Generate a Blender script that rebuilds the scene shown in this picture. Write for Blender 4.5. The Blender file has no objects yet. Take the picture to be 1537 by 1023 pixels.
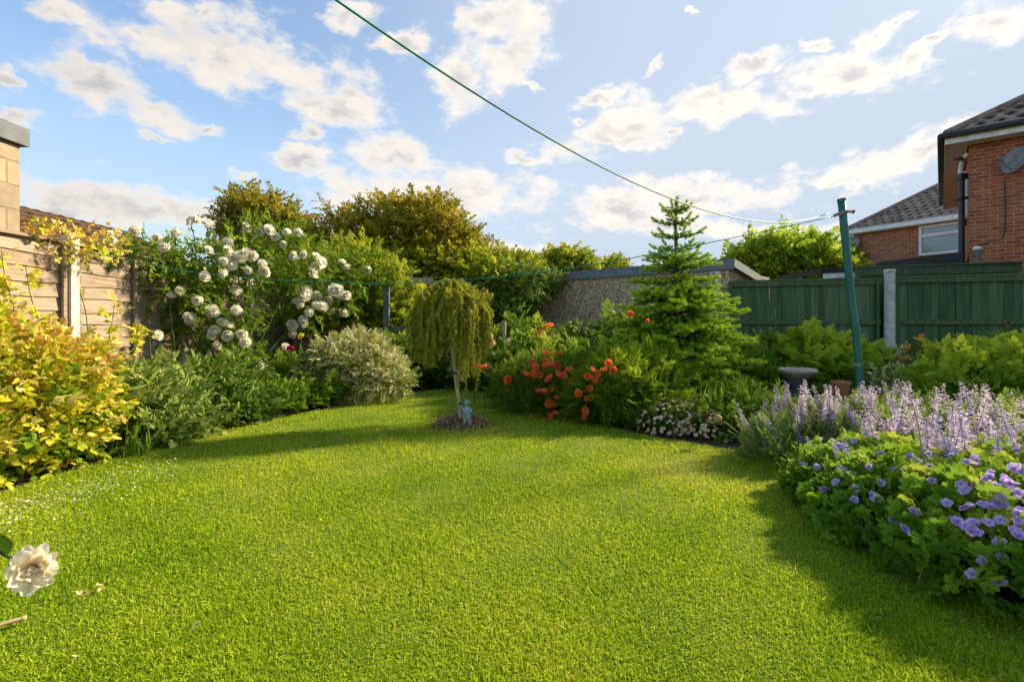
import bpy, math, random
import numpy as np
from mathutils import Vector, Matrix
rng = np.random.default_rng(11)
random.seed(5)
sc = bpy.context.scene
COL = sc.collection
R = math.radians
F, H, CX = 760.0, 1.15, 768.5          # focal length in photo pixels, eye height, image centre

def P(px, py, d):
    return np.array([(px - CX) / F * d, d, H + (485 - py) / F * d])
def G(px, py):
    d = H * F / (py - 485)
    return np.array([(px - CX) / F * d, d, 0.0])
def U(a, b, n=None): return rng.uniform(a, b, n)
def nrm(a):
    a = np.asarray(a, float)
    return a / np.maximum(np.linalg.norm(a, axis=-1, keepdims=True), 1e-9)

# ------------------------------------------------------------------ mesh templates
class T:
    """points, faces by size, face material, per-vertex tint"""
    def __init__(s):
        s.V = []; s.A = []; s.n = 0; s.F = {3: [], 4: []}; s.M = {3: [], 4: []}
        s.uv = None
    def add(s, V, faces, m=0, a=0.0):
        V = np.asarray(V, float).reshape(-1, 3)
        s.V.append(V); s.A.append(np.broadcast_to(np.asarray(a, float), (len(V),)).copy())
        for k in (3, 4):
            f = [q for q in faces if len(q) == k]
            if f:
                s.F[k].append(np.array(f, int) + s.n); s.M[k].append(np.full(len(f), m, int))
        s.n += len(V)
    def addarr(s, V, farr, m, a):
        s.V.append(V); s.A.append(a)
        for k, f in farr.items():
            if len(f): s.F[k].append(f + s.n); s.M[k].append(m[k])
        s.n += len(V)
    def flat(s):
        V = np.concatenate(s.V) if s.V else np.zeros((0, 3)); A = np.concatenate(s.A) if s.A else np.zeros(0)
        Fq = {k: (np.concatenate(s.F[k]) if s.F[k] else np.zeros((0, k), int)) for k in (3, 4)}
        M = {k: (np.concatenate(s.M[k]) if s.M[k] else np.zeros(0, int)) for k in (3, 4)}
        return V, A, Fq, M
    def inst(s, t, pos, Rm, scale, rnd=None, moff=0):
        """n copies of template t: pos (n,3), Rm (n,3,3), scale (n,) or (n,3)"""
        V, A, Fq, M = t.flat()
        pos = np.asarray(pos, float).reshape(-1, 3); n = len(pos)
        if n == 0: return
        scale = np.asarray(scale, float)
        if scale.ndim == 0: scale = np.full(n, float(scale))
        if scale.ndim == 1: scale = np.repeat(scale[:, None], 3, 1)
        W = np.einsum('nij,nkj->nki', Rm, V[None] * scale[:, None, :]) + pos[:, None, :]
        if rnd is None: rnd = rng.random(n)
        AA = (np.asarray(rnd)[:, None] + A[None]).reshape(-1)
        off = (np.arange(n) * len(V))[:, None, None]
        farr = {k: (Fq[k][None] + off).reshape(-1, k) for k in (3, 4)}
        mm = {k: np.tile(M[k] + moff, n) for k in (3, 4)}
        s.addarr(W.reshape(-1, 3), farr, mm, AA)

def frames(d, hint=None):
    """rotation matrices whose Y axis is d and whose Z axis leans to hint"""
    d = nrm(np.atleast_2d(d)); n = len(d)
    if hint is None: hint = rng.normal(size=(n, 3))
    hint = np.broadcast_to(np.asarray(hint, float), (n, 3))
    z = hint - d * np.sum(hint * d, 1, keepdims=True)
    bad = np.linalg.norm(z, axis=1) < 1e-4
    if bad.any():
        z = z.copy(); z[bad] = np.cross(d[bad], [1, .3, .2])
    z = nrm(z); x = np.cross(d, z)
    return np.stack([x, d, z], axis=2)

SOFT = set()
def mk(name, t, mats, parent=None, smooth=False, raw=False, uv=None):
    V, A, Fq, M = t.flat() if isinstance(t, T) else t
    off = world_loc(parent) if parent is not None and not raw else np.zeros(3)
    me = bpy.data.meshes.new(name)
    V = V - off
    nq, nt = len(Fq[4]), len(Fq[3])
    me.vertices.add(len(V)); me.vertices.foreach_set('co', V.astype(np.float32).ravel())
    idx = np.concatenate([Fq[3].ravel(), Fq[4].ravel()]).astype(np.int32)
    me.loops.add(len(idx)); me.loops.foreach_set('vertex_index', idx)
    me.polygons.add(nq + nt)
    st = np.concatenate([np.arange(nt) * 3, nt * 3 + np.arange(nq) * 4]).astype(np.int32)
    me.polygons.foreach_set('loop_start', st)
    me.polygons.foreach_set('material_index', np.concatenate([M[3], M[4]]).astype(np.int32))
    m0 = mats[0] if isinstance(mats, (list, tuple)) else mats
    me.polygons.foreach_set('use_smooth', np.full(nq + nt, bool(smooth or m0.name in SOFT)))
    at = me.attributes.new('rnd', 'FLOAT', 'POINT'); at.data.foreach_set('value', A.astype(np.float32))
    if uv is not None:
        l = me.uv_layers.new(name='UVMap'); l.data.foreach_set('uv', uv[idx].astype(np.float32).ravel())
    me.update(calc_edges=True); me.validate()
    for m in (mats if isinstance(mats, (list, tuple)) else [mats]): me.materials.append(m)
    o = bpy.data.objects.new(name, me); COL.objects.link(o)
    if parent is not None: o.parent = parent
    return o
def world_loc(o):
    v = np.zeros(3)
    while o is not None:
        v = v + np.array(o.location); o = o.parent
    return v
def tag(o, label=None, cat=None, group=None, kind=None):
    if label: o['label'] = label
    if cat: o['category'] = cat
    if group: o['group'] = group
    if kind: o['kind'] = kind
    return o
def thing(name, label, cat, loc, group=None):
    o = bpy.data.objects.new(name, None); COL.objects.link(o)
    o.location = Vector([float(c) for c in loc]); o.empty_display_size = .1
    return tag(o, label, cat, group)
def child(mesh_obj_data, name, parent, p, Rm=None, s=1.0, label=None):
    """copy of shared mesh data as a child of an Empty, at world point p"""
    o = bpy.data.objects.new(name, mesh_obj_data); COL.objects.link(o); o.parent = parent
    q = np.asarray(p) - world_loc(parent)
    M4 = Matrix.Identity(4)
    if Rm is not None:
        M4 = Matrix([list(map(float, r)) for r in Rm]).to_4x4()
    o.matrix_local = Matrix.Translation(Vector([float(c) for c in q])) @ M4 @ Matrix.Diagonal((s, s, s, 1)) 
    if label: o['label'] = label
    return o

# ------------------------------------------------------------------ solid helpers
def box(t, c, s, rot=0.0, m=0, a=0.0, ax=None, jit=0):
    """box centred at c with full size s, rotated about z"""
    c = np.asarray(c, float); s = np.asarray(s, float) / 2
    v = np.array([[x, y, z] for x in (-1, 1) for y in (-1, 1) for z in (-1, 1)], float) * s
    if ax is None:
        cr, sr = math.cos(rot), math.sin(rot); M = np.array([[cr, -sr, 0], [sr, cr, 0], [0, 0, 1]])
    else: M = np.array(ax).T
    v = v @ M.T + c
    t.add(v, [(0, 1, 3, 2), (4, 6, 7, 5), (0, 4, 5, 1), (2, 3, 7, 6), (0, 2, 6, 4), (1, 5, 7, 3)], m, a)
def seg(t, a, b, w, h, m=0, ra=0.0):
    """beam from a to b: width w horizontally, height h"""
    a = np.asarray(a, float); b = np.asarray(b, float); d = b - a; L = np.linalg.norm(d); d /= L
    x = nrm(np.cross(d, [0, 0, 1.0])) if abs(d[2]) < .99 else np.array([1.0, 0, 0]); z = np.cross(x, d)
    box(t, (a + b) / 2, (w, L, h), m=m, a=ra, ax=[x, d, z])
def tube(t, pts, r, n=6, m=0, a=0.0, cap=True):
    pts = np.asarray(pts, float); k = len(pts)
    r = np.broadcast_to(np.asarray(r, float), (k,))
    d = np.gradient(pts, axis=0); d = nrm(d)
    x = np.cross(d[0], [0, 0, 1.0]) if abs(d[0][2]) < .9 else np.cross(d[0], [1.0, 0, 0]); x = nrm(x)
    V = []; an = np.arange(n) * 2 * math.pi / n
    for i in range(k):
        x = x - d[i] * np.dot(x, d[i]); x = nrm(x); y = np.cross(d[i], x)
        V.append(pts[i] + r[i] * (np.cos(an)[:, None] * x + np.sin(an)[:, None] * y))
    V = np.concatenate(V); f = []
    for i in range(k - 1):
        for j in range(n):
            f.append((i * n + j, i * n + (j + 1) % n, (i + 1) * n + (j + 1) % n, (i + 1) * n + j))
    if cap:
        V = np.vstack([V, pts[0], pts[-1]])
        for j in range(n):
            f.append(((j + 1) % n, j, k * n)); f.append(((k - 1) * n + j, (k - 1) * n + (j + 1) % n, k * n + 1))
    t.add(V, f, m, a)
def lathe(t, prof, c, n=24, m=0, a=0.0, ax=None):
    prof = np.asarray(prof, float); k = len(prof); an = np.arange(n) * 2 * math.pi / n
    V = np.array([[r * math.cos(q), r * math.sin(q), z] for r, z in prof for q in an])
    if ax is not None:
        Fm = frames(np.array([ax]))[0]; V = np.stack([V[:, 0], V[:, 2], -V[:, 1]], 1) @ Fm.T
    f = [(i * n + j, i * n + (j + 1) % n, (i + 1) * n + (j + 1) % n, (i + 1) * n + j) for i in range(k - 1) for j in range(n)]
    t.add(V + np.asarray(c, float), f, m, a)
def curve(pts, n=12):
    """smooth path through points"""
    pts = np.asarray(pts, float); k = len(pts); out = []
    q = np.vstack([2 * pts[0] - pts[1], pts, 2 * pts[-1] - pts[-2]])
    for i in range(1, k):
        p0, p1, p2, p3 = q[i - 1], q[i], q[i + 1], q[i + 2]
        for u in np.linspace(0, 1, n, endpoint=False):
            out.append(.5 * ((2 * p1) + (-p0 + p2) * u + (2 * p0 - 5 * p1 + 4 * p2 - p3) * u * u + (-p0 + 3 * p1 - 3 * p2 + p3) * u ** 3))
    out.append(pts[-1]); return np.array(out)

# ------------------------------------------------------------------ materials
def newmat(name):
    m = bpy.data.materials.new(name); m.use_nodes = True
    nt = m.node_tree; nt.nodes.clear()
    return m, nt
def node(nt, t, **k):
    n = nt.nodes.new(t)
    for a, b in k.items():
        if a in n.inputs.keys() if isinstance(a, str) and not hasattr(n, a) else False: n.inputs[a].default_value = b
        else: setattr(n, a, b)
    return n
def ramp(nt, stops, inp=None):
    n = nt.nodes.new('ShaderNodeValToRGB'); cr = n.color_ramp
    while len(cr.elements) < len(stops): cr.elements.new(.5)
    for e, (p, c) in zip(cr.elements, stops): e.position = p; e.color = (*c, 1)
    if inp: nt.links.new(inp, n.inputs[0])
    return n
def leafmat(name, stops, trans=.38, rough=.72, patch=0.0, pscale=2.0, spec=.1, sat=1.0):
    """foliage / petal: colour by per-leaf random value, part of the light passes through"""
    m, nt = newmat(name); L = nt.links; SOFT.add(m.name)
    at = nt.nodes.new('ShaderNodeAttribute'); at.attribute_name = 'rnd'
    src = at.outputs['Fac']
    if patch:
        nz = nt.nodes.new('ShaderNodeTexNoise'); nz.inputs['Scale'].default_value = pscale; nz.inputs['Detail'].default_value = 4
        ge = nt.nodes.new('ShaderNodeNewGeometry'); L.new(ge.outputs['Position'], nz.inputs['Vector'])
        ma = nt.nodes.new('ShaderNodeMath'); ma.operation = 'MULTIPLY_ADD'; L.new(nz.outputs['Fac'], ma.inputs[0])
        ma.inputs[1].default_value = patch * 2; ma.inputs[2].default_value = -patch
        ad = nt.nodes.new('ShaderNodeMath'); ad.operation = 'ADD'; L.new(src, ad.inputs[0]); L.new(ma.outputs[0], ad.inputs[1]); src = ad.outputs[0]
    rp = ramp(nt, stops, src)
    pb = nt.nodes.new('ShaderNodeBsdfPrincipled'); L.new(rp.outputs[0], pb.inputs['Base Color'])
    pb.inputs['Roughness'].default_value = rough; pb.inputs['Specular IOR Level'].default_value = spec
    out = nt.nodes.new('ShaderNodeOutputMaterial')
    if trans > 0:
        tr = nt.nodes.new('ShaderNodeBsdfTranslucent')
        g = nt.nodes.new('ShaderNodeGamma'); g.inputs[1].default_value = .9; L.new(rp.outputs[0], g.inputs[0]); L.new(g.outputs[0], tr.inputs[0])
        mx = nt.nodes.new('ShaderNodeMixShader'); mx.inputs[0].default_value = trans
        L.new(pb.outputs[0], mx.inputs[1]); L.new(tr.outputs[0], mx.inputs[2]); L.new(mx.outputs[0], out.inputs[0])
    else: L.new(pb.outputs[0], out.inputs[0])
    return m
def surf(name, stops, scale=(1, 1, 1), nscale=5, detail=6, rough=.8, bump=.3, bdist=.01, bscale=None, coord='Object', metallic=0, spec=.3, fine=0):
    """noise-coloured solid surface"""
    m, nt = newmat(name); L = nt.links
    tc = nt.nodes.new('ShaderNodeTexCoord'); mp = nt.nodes.new('ShaderNodeMapping'); mp.inputs['Scale'].default_value = scale
    L.new(tc.outputs[coord], mp.inputs[0])
    nz = nt.nodes.new('ShaderNodeTexNoise'); nz.inputs['Scale'].default_value = nscale; nz.inputs['Detail'].default_value = detail; nz.inputs['Roughness'].default_value = .6
    L.new(mp.outputs[0], nz.inputs['Vector'])
    src = nz.outputs['Fac']
    at = nt.nodes.new('ShaderNodeAttribute'); at.attribute_name = 'rnd'
    ad = nt.nodes.new('ShaderNodeMath'); ad.operation = 'MULTIPLY_ADD'; L.new(at.outputs['Fac'], ad.inputs[0]); ad.inputs[1].default_value = .25; L.new(src, ad.inputs[2])
    rp = ramp(nt, stops, ad.outputs[0])
    pb = nt.nodes.new('ShaderNodeBsdfPrincipled'); L.new(rp.outputs[0], pb.inputs['Base Color'])
    pb.inputs['Roughness'].default_value = rough; pb.inputs['Specular IOR Level'].default_value = spec; pb.inputs['Metallic'].default_value = metallic
    if bump:
        n2 = nt.nodes.new('ShaderNodeTexNoise'); n2.inputs['Scale'].default_value = bscale or nscale * 3; n2.inputs['Detail'].default_value = 8
        L.new(mp.outputs[0], n2.inputs['Vector'])
        bp = nt.nodes.new('ShaderNodeBump'); bp.inputs['Strength'].default_value = bump; bp.inputs['Distance'].default_value = bdist
        L.new(n2.outputs['Fac'], bp.inputs['Height']); L.new(bp.outputs[0], pb.inputs['Normal'])
    out = nt.nodes.new('ShaderNodeOutputMaterial'); L.new(pb.outputs[0], out.inputs[0])
    return m
def plain(name, c, rough=.5, metallic=0, spec=.5, bump=0):
    d = tuple(x * .8 for x in c); l = tuple(min(1, x * 1.15) for x in c)
    return surf(name, [(.3, d), (.7, l)], nscale=9, rough=rough, metallic=metallic, spec=spec, bump=bump)

def brickmat(name, c1, c2, mortar, bw=.225, bh=.075, ms=.012, bump=.6, stain=.35):
    m, nt = newmat(name); L = nt.links
    tc = nt.nodes.new('ShaderNodeTexCoord')
    br = nt.nodes.new('ShaderNodeTexBrick'); br.inputs['Scale'].default_value = 1
    br.inputs['Brick Width'].default_value = bw; br.inputs['Row Height'].default_value = bh
    br.inputs['Mortar Size'].default_value = ms; br.inputs['Mortar Smooth'].default_value = .3
    br.inputs['Color1'].default_value = (*c1, 1); br.inputs['Color2'].default_value = (*c2, 1); br.inputs['Mortar'].default_value = (*mortar, 1)
    nz0 = nt.nodes.new('ShaderNodeTexNoise'); nz0.inputs['Scale'].default_value = 30; L.new(tc.outputs['UV'], nz0.inputs['Vector'])
    mv = nt.nodes.new('ShaderNodeVectorMath'); mv.operation = 'MULTIPLY_ADD'; L.new(nz0.outputs['Color'], mv.inputs[0]); mv.inputs[1].default_value = (.006, .006, 0); L.new(tc.outputs['UV'], mv.inputs[2])
    L.new(mv.outputs[0], br.inputs['Vector'])
    nz = nt.nodes.new('ShaderNodeTexNoise'); nz.inputs['Scale'].default_value = 3.5; nz.inputs['Detail'].default_value = 9; nz.inputs['Roughness'].default_value = .7; L.new(tc.outputs['UV'], nz.inputs['Vector'])
    rp = ramp(nt, [(.3, (1 - stain,) * 3), (.65, (1, 1, 1))], nz.outputs['Fac'])
    mx = nt.nodes.new('ShaderNodeMix'); mx.data_type = 'RGBA'; mx.blend_type = 'MULTIPLY'; mx.inputs[0].default_value = 1
    L.new(br.outputs['Color'], mx.inputs[6]); L.new(rp.outputs[0], mx.inputs[7])
    pb = nt.nodes.new('ShaderNodeBsdfPrincipled'); L.new(mx.outputs[2], pb.inputs['Base Color']); pb.inputs['Roughness'].default_value = .9; pb.inputs['Specular IOR Level'].default_value = .2
    n3 = nt.nodes.new('ShaderNodeTexNoise'); n3.inputs['Scale'].default_value = 60; n3.inputs['Detail'].default_value = 5; L.new(tc.outputs['UV'], n3.inputs['Vector'])
    hs = nt.nodes.new('ShaderNodeMath'); hs.operation = 'MULTIPLY_ADD'; L.new(br.outputs['Fac'], hs.inputs[0]); hs.inputs[1].default_value = -1.5; L.new(n3.outputs['Fac'], hs.inputs[2])
    bp = nt.nodes.new('ShaderNodeBump'); bp.inputs['Strength'].default_value = bump; bp.inputs['Distance'].default_value = .01; L.new(hs.outputs[0], bp.inputs['Height']); L.new(bp.outputs[0], pb.inputs['Normal'])
    out = nt.nodes.new('ShaderNodeOutputMaterial'); L.new(pb.outputs[0], out.inputs[0])
    return m
def pebblemat(name):
    m, nt = newmat(name); L = nt.links
    tc = nt.nodes.new('ShaderNodeTexCoord')
    vo = nt.nodes.new('ShaderNodeTexVoronoi'); vo.inputs['Scale'].default_value = 34; L.new(tc.outputs['Object'], vo.inputs['Vector'])
    sp = nt.nodes.new('ShaderNodeSeparateColor'); L.new(vo.outputs['Color'], sp.inputs[0])
    rp = ramp(nt, [(0, (.30, .19, .10)), (.35, (.54, .36, .20)), (.7, (.74, .53, .31)), (1, (.90, .74, .50))], sp.outputs[0])
    dk = ramp(nt, [(0, (1, 1, 1)), (.7, (.85, .85, .85)), (1, (.42, .4, .38))], None)
    mu = nt.nodes.new('ShaderNodeMath'); mu.operation = 'MULTIPLY'; L.new(vo.outputs['Distance'], mu.inputs[0]); mu.inputs[1].default_value = 1.3; L.new(mu.outputs[0], dk.inputs[0])
    mx = nt.nodes.new('ShaderNodeMix'); mx.data_type = 'RGBA'; mx.blend_type = 'MULTIPLY'; mx.inputs[0].default_value = 1
    L.new(rp.outputs[0], mx.inputs[6]); L.new(dk.outputs[0], mx.inputs[7])
    pb = nt.nodes.new('ShaderNodeBsdfPrincipled'); L.new(mx.outputs[2], pb.inputs['Base Color']); pb.inputs['Roughness'].default_value = .85
    bp = nt.nodes.new('ShaderNodeBump'); bp.inputs['Strength'].default_value = 1; bp.inputs['Distance'].default_value = .015; bp.invert = True; L.new(vo.outputs['Distance'], bp.inputs['Height']); L.new(bp.outputs[0], pb.inputs['Normal'])
    out = nt.nodes.new('ShaderNodeOutputMaterial'); L.new(pb.outputs[0], out.inputs[0])
    return m

# ------------------------------------------------------------------ leaf and sprig templates
def leaf(w=.28, droop=.18, fold=.08, simple=False):
    t = T()
    if simple:
        t.add([(0, 0, 0), (-w, .5, fold), (0, .5, 0), (w, .5, fold), (0, 1, -droop)], [(0, 2, 1), (0, 3, 2), (1, 2, 4), (2, 3, 4)], 0, [0, .03, 0, .03, .05])
    else:
        t.add([(0, 0, 0), (-w * .85, .28, fold), (0, .3, 0), (w * .85, .28, fold), (-w * .8, .65, fold - droop * .4), (0, .66, -droop * .4), (w * .8, .65, fold - droop * .4), (0, 1, -droop)],
              [(0, 2, 1), (0, 3, 2), (1, 2, 5, 4), (2, 3, 6, 5), (4, 5, 7), (5, 6, 7)], 0, [0, .04, 0, .04, .04, 0, .04, .06])
    return t
def lobed(n=5, w=.5):
    """palmate leaf, petiole at origin, blade spread along +Y"""
    t = T(); V = [(0, .42, -.02)]; A = [0]; k = n * 4
    for i in range(k + 1):
        u = i / k; q = -math.pi * .86 + u * 2 * math.pi * .86
        r = .33 + .22 * abs(math.sin(math.pi * u * n)) ** .7
        if i in (0, k): r = .2
        V.append((math.sin(q) * r, .42 + math.cos(q) * r, .05 * math.sin(math.pi * 2 * u * n) - .12 * r)); A.append(.05)
    f = [(0, i + 1, i) for i in range(1, k + 1)]
    t.add(V, f, 0, A)
    t.add([(-.012, 0, -.02), (.012, 0, -.02), (.012, .42, -.02), (-.012, .42, -.02)], [(0, 1, 2, 3)], 1, .2)
    return t
def blade(w=.04, bend=.3, k=4, m=0):
    t = T(); V = []; A = []
    for i in range(k + 1):
        u = i / k; ww = w * (1 - u ** 2.2) + (.0 if i == k else 0.002)
        y = u * (1 - bend * u * .4); z = -bend * u * u
        V += [(-ww, y, z), (ww, y, z)]; A += [u * .12, u * .12]
    t.add(V, [(2 * i, 2 * i + 1, 2 * i + 3, 2 * i + 2) for i in range(k)], m, A)
    return t
def sprig(n=9, L=1.0, lf=.32, w=.26, ang=55, opposite=True, simple=False, curl=.25, tip=True, jitter=.25, lt=None, spread3d=.25, seedtint=.18, bend=.15, taper=.35):
    """stem along +Y with leaves on it"""
    t = T(); lt = lt or leaf(w, .2, .08, simple)
    ys = np.linspace(.12, 1, n) * L
    pos = []; dr = []; hint = []; s = []; rn = []
    def stem(y): return np.array([0, y, -bend * (y / L) ** 2 * L])
    for i, y in enumerate(ys):
        sides = (1, -1) if opposite else ((1,) if i % 2 else (-1,))
        for sd in sides:
            q = R(ang) + rng.normal() * jitter * .6
            lift = rng.normal() * spread3d + curl * .3
            d = np.array([sd * math.sin(q), math.cos(q), lift])
            pos.append(stem(y)); dr.append(d); hint.append([rng.normal() * jitter, rng.normal() * jitter - .2, 1]); s.append(lf * L * U(.75, 1.15) * (1 - taper * (y / L - .4))); rn.append(rng.random() * seedtint)
    if tip:
        pos.append(stem(L)); dr.append([0, 1, -.1]); hint.append([0, 0, 1]); s.append(lf * L); rn.append(seedtint)
    t.inst(lt, np.array(pos), frames(np.array(dr), np.array(hint)), np.array(s), np.array(rn))
    a = .006 * L
    pts = [stem(y) for y in np.linspace(0, L, 4)]
    V = []
    for p in pts: V += [p + [a, 0, 0], p + [-a, 0, 0], p + [0, 0, a * 1.4]]
    f = []
    for i in range(3):
        for j in range(3): f.append((i * 3 + j, i * 3 + (j + 1) % 3, i * 3 + 3 + (j + 1) % 3, i * 3 + 3 + j))
    t.add(V, f, 1, .3)
    return t

def shell(ells, n, inner=.25, bump=.22, zmin=.02, top=0.0, freq=5.0, lo=.5):
    """points and outward normals spread over a union of ellipsoids"""
    ells = [np.array(e, float) for e in ells]
    w = np.array([(e[3] * e[4] + e[4] * e[5] + e[3] * e[5]) for e in ells]); w /= w.sum()
    out_p = []; out_n = []; got = 0; ph = U(0, 6.28, 9)
    while got < n:
        k = int(n * 1.5); c = rng.choice(len(ells), k, p=w); E = np.array(ells)[c]
        u = nrm(rng.normal(size=(k, 3)))
        q = u * freq
        b = (np.sin(q[:, 0] * 1.3 + ph[0] + q[:, 1]) * np.sin(q[:, 1] * 1.1 + ph[1] - q[:, 2]) + np.sin(q[:, 2] * 1.7 + ph[2] + q[:, 0] * .6)) * .5
        b2 = np.sin(q[:, 0] * 3.1 + ph[3]) * np.sin(q[:, 1] * 2.7 + ph[4]) * np.sin(q[:, 2] * 3.3 + ph[5])
        r = 1 + bump * b * .7 + bump * b2 * .6 + np.abs(rng.normal(size=k)) * .05
        ins = rng.random(k) < inner; r = np.where(ins, r * U(lo, .95, k), r)
        p = E[:, :3] + u * E[:, 3:6] * r[:, None]
        nn = nrm(u / E[:, 3:6])
        ok = (p[:, 2] > zmin)
        for e in ells:
            dd = np.linalg.norm((p - e[:3]) / e[3:6], axis=1); ok &= (dd > lo) | (rng.random(k) < .1)
        if top: ok &= (u[:, 2] > -top)
        p = p[ok]; nn = nn[ok]; out_p.append(p); out_n.append(nn); got += len(p)
    return np.concatenate(out_p)[:n], np.concatenate(out_n)[:n]

def shrub(name, label, cat, base, ells, n, sprigs, size, mats, up=.5, jit=.45, inner=.3, bump=.22, group=None, stems=7, stem_r=.012, top=0, part='foliage', parent=None, rk=.6, extra=None, droop=0, freq=5.0, zt=0.0, lo=.5):
    root = parent or thing(name, label, cat, base, group)
    p, nn = shell(ells, n, inner, bump, top=top, freq=freq, lo=lo)
    d = nrm(nn + np.array([0, 0, up]) + rng.normal(size=(n, 3)) * jit - np.array([0, 0, droop]))
    hint = nrm(nn * .6 + np.array([0, 0, 1.0]) + rng.normal(size=(n, 3)) * .4)
    Rm = frames(d, hint); ph = U(0, 6, 3)
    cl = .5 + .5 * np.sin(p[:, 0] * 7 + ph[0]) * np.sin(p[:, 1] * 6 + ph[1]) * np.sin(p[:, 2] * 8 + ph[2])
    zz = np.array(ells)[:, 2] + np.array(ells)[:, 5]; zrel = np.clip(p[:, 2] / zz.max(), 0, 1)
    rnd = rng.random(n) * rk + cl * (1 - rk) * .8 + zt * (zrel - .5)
    t = T(); idx = rng.integers(0, len(sprigs), n); sz = U(.7, 1.25, n) * size
    for i, s in enumerate(sprigs):
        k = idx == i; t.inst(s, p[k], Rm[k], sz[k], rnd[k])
    if extra: extra(t)
    o = mk(part, t, mats, root)
    if stems:
        st = T()
        for i in range(stems):
            e = ells[i % len(ells)]; u = nrm(rng.normal(size=3)); u[2] = abs(u[2])
            q = np.array(e[:3]) + u * np.array(e[3:6]) * .75; b = np.array(base) + np.array([U(-.08, .08), U(-.08, .08), 0])
            mid = (b + q) / 2 + rng.normal(size=3) * .06; mid[2] = max(mid[2], .08)
            tube(st, curve([b, mid, q], 5), np.linspace(stem_r, stem_r * .35, 11), 5)
        mk('stem', st, mats[1], root)
    return root
EXPO=1.97
SKYK=2.38
SKYS=0.1
VEIL=(.0,.62)
NBLADES=450000
# ================================================================== camera, light, sky
cam = bpy.data.cameras.new('camera'); cam.sensor_width = 36; cam.lens = 36 * F / 1537; cam.shift_y = -(511.5 - 485) / 1537
cam.clip_end = 2000; cam.clip_start = .05
co = bpy.data.objects.new('camera', cam); co.location = (0, 0, H); co.rotation_euler = (R(90), 0, 0); COL.objects.link(co); sc.camera = co
sc.view_settings.view_transform = 'Standard'; sc.view_settings.look = 'None'; sc.view_settings.exposure = EXPO
sc.cycles.max_bounces = 7; sc.cycles.diffuse_bounces = 4; sc.cycles.glossy_bounces = 2; sc.cycles.transmission_bounces = 5; sc.cycles.transparent_max_bounces = 6
sc.cycles.use_denoising = True; sc.cycles.caustics_reflective = False; sc.cycles.caustics_refractive = False
SAZ = math.atan2(1.45, .80); SEL = R(30)
SUN = np.array([math.sin(SAZ) * math.cos(SEL), math.cos(SAZ) * math.cos(SEL), math.sin(SEL)])
sl = bpy.data.lights.new('sun', 'SUN'); sl.energy = 2.65; sl.angle = R(5.5); sl.color = (1, .84, .59)
so = bpy.data.objects.new('sun', sl); so.rotation_euler = Vector(SUN).to_track_quat('Z', 'Y').to_euler(); so.location = (6, 3, 8); COL.objects.link(so)

def skydir(px, py):
    v = np.array([(px - CX) / F, 1.0, (485 - py) / F]); return v / np.linalg.norm(v)
CLOUDS = [  # px, py, half width, half height, tilt, weight
 (95, 22, 62, 20, 12, .8), (150, 68, 22, 10, 20, .6), (330, 78, 165, 62, 12, 1.15), (420, 105, 125, 48, 15, 1.1), (500, 160, 88, 30, 12, 1), (250, 15, 60, 20, 0, .7), (530, 25, 50, 30, -10, .8),
 (160, 140, 95, 34, 26, 1), (235, 178, 70, 24, 10, 1), (300, 192, 42, 13, 5, .9), (225, 215, 28, 13, 10, .8), (30, 172, 55, 15, 10, .9), (14, 115, 26, 13, 10, .9),
 (740, 22, 90, 40, -12, 1.1), (690, 120, 50, 44, -40, 1.05), (765, 82, 78, 42, -35, 1.1), (605, 72, 52, 20, -10, .9),
 (460, 202, 36, 17, 3, 1), (360, 267, 22, 10, 12, 1), (605, 232, 66, 36, 10, 1.1), (455, 243, 70, 18, 3, 1.1), (640, 285, 170, 42, 5, 1.15), (775, 238, 34, 13, 0, .9),
 (130, 292, 165, 26, 9, 1.1), (250, 318, 150, 24, 6, 1.0), (60, 320, 120, 30, 0, .9), (720, 370, 130, 22, 0, .6),
 (860, 225, 58, 22, -8, 1), (955, 182, 62, 40, -8, 1.1), (905, 143, 50, 14, -25, .9), (940, 210, 90, 18, 5, .9), (980, 90, 11, 26, 12, .8),
 (1080, 155, 98, 28, 0, 1.1), (1128, 98, 52, 20, -18, 1), (1050, 140, 40, 18, -20, .9), (1272, 112, 105, 33, -2, 1.15), (1312, 50, 55, 22, -32, 1), (1370, 100, 45, 24, -30, .95), (1212, 70, 17, 11, 0, .8),
 (1495, 30, 68, 30, -22, 1.1), (1400, 65, 40, 13, -30, .7), (1060, 295, 115, 32, 3, 1.05), (935, 318, 95, 28, -4, 1.05), (1000, 335, 150, 20, 0, .8), (1320, 250, 105, 26, -6, 1.1), (1400, 222, 75, 34, -20, 1.1), (1250, 268, 60, 12, 0, .8), (1150, 350, 200, 18, 0, .5),
 (1030, 12, 16, 6, 10, .7), (1215, 68, 24, 12, 0, .9), (1345, 30, 30, 12, -30, .8), (800, 130, 22, 10, 20, .6), (880, 180, 20, 12, 0, .7), (1010, 205, 22, 8, 0, .8), (520, 145, 50, 22, 20, .9), (310, 18, 40, 16, -10, .8), (200, 50, 25, 12, 10, .7), (-150, 120, 150, 60, 5, 1), (-260, 320, 160, 40, 0, 1), (1700, 140, 120, 50, -10, 1), (1750, 300, 130, 30, 0, 1)]
w = bpy.data.worlds.new('World'); sc.world = w; w.use_nodes = True; nt = w.node_tree; nt.nodes.clear(); L = nt.links
def N(t, **k):
    n = nt.nodes.new(t)
    for a, b in k.items(): setattr(n, a, b)
    return n
def MA(op, a, b=None, c=None, clamp=False):
    n = N('ShaderNodeMath', operation=op, use_clamp=clamp)
    for i, x in enumerate((a, b, c)):
        if x is None: continue
        if isinstance(x, (int, float)): n.inputs[i].default_value = x
        else: L.new(x, n.inputs[i])
    return n.outputs[0]
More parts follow.
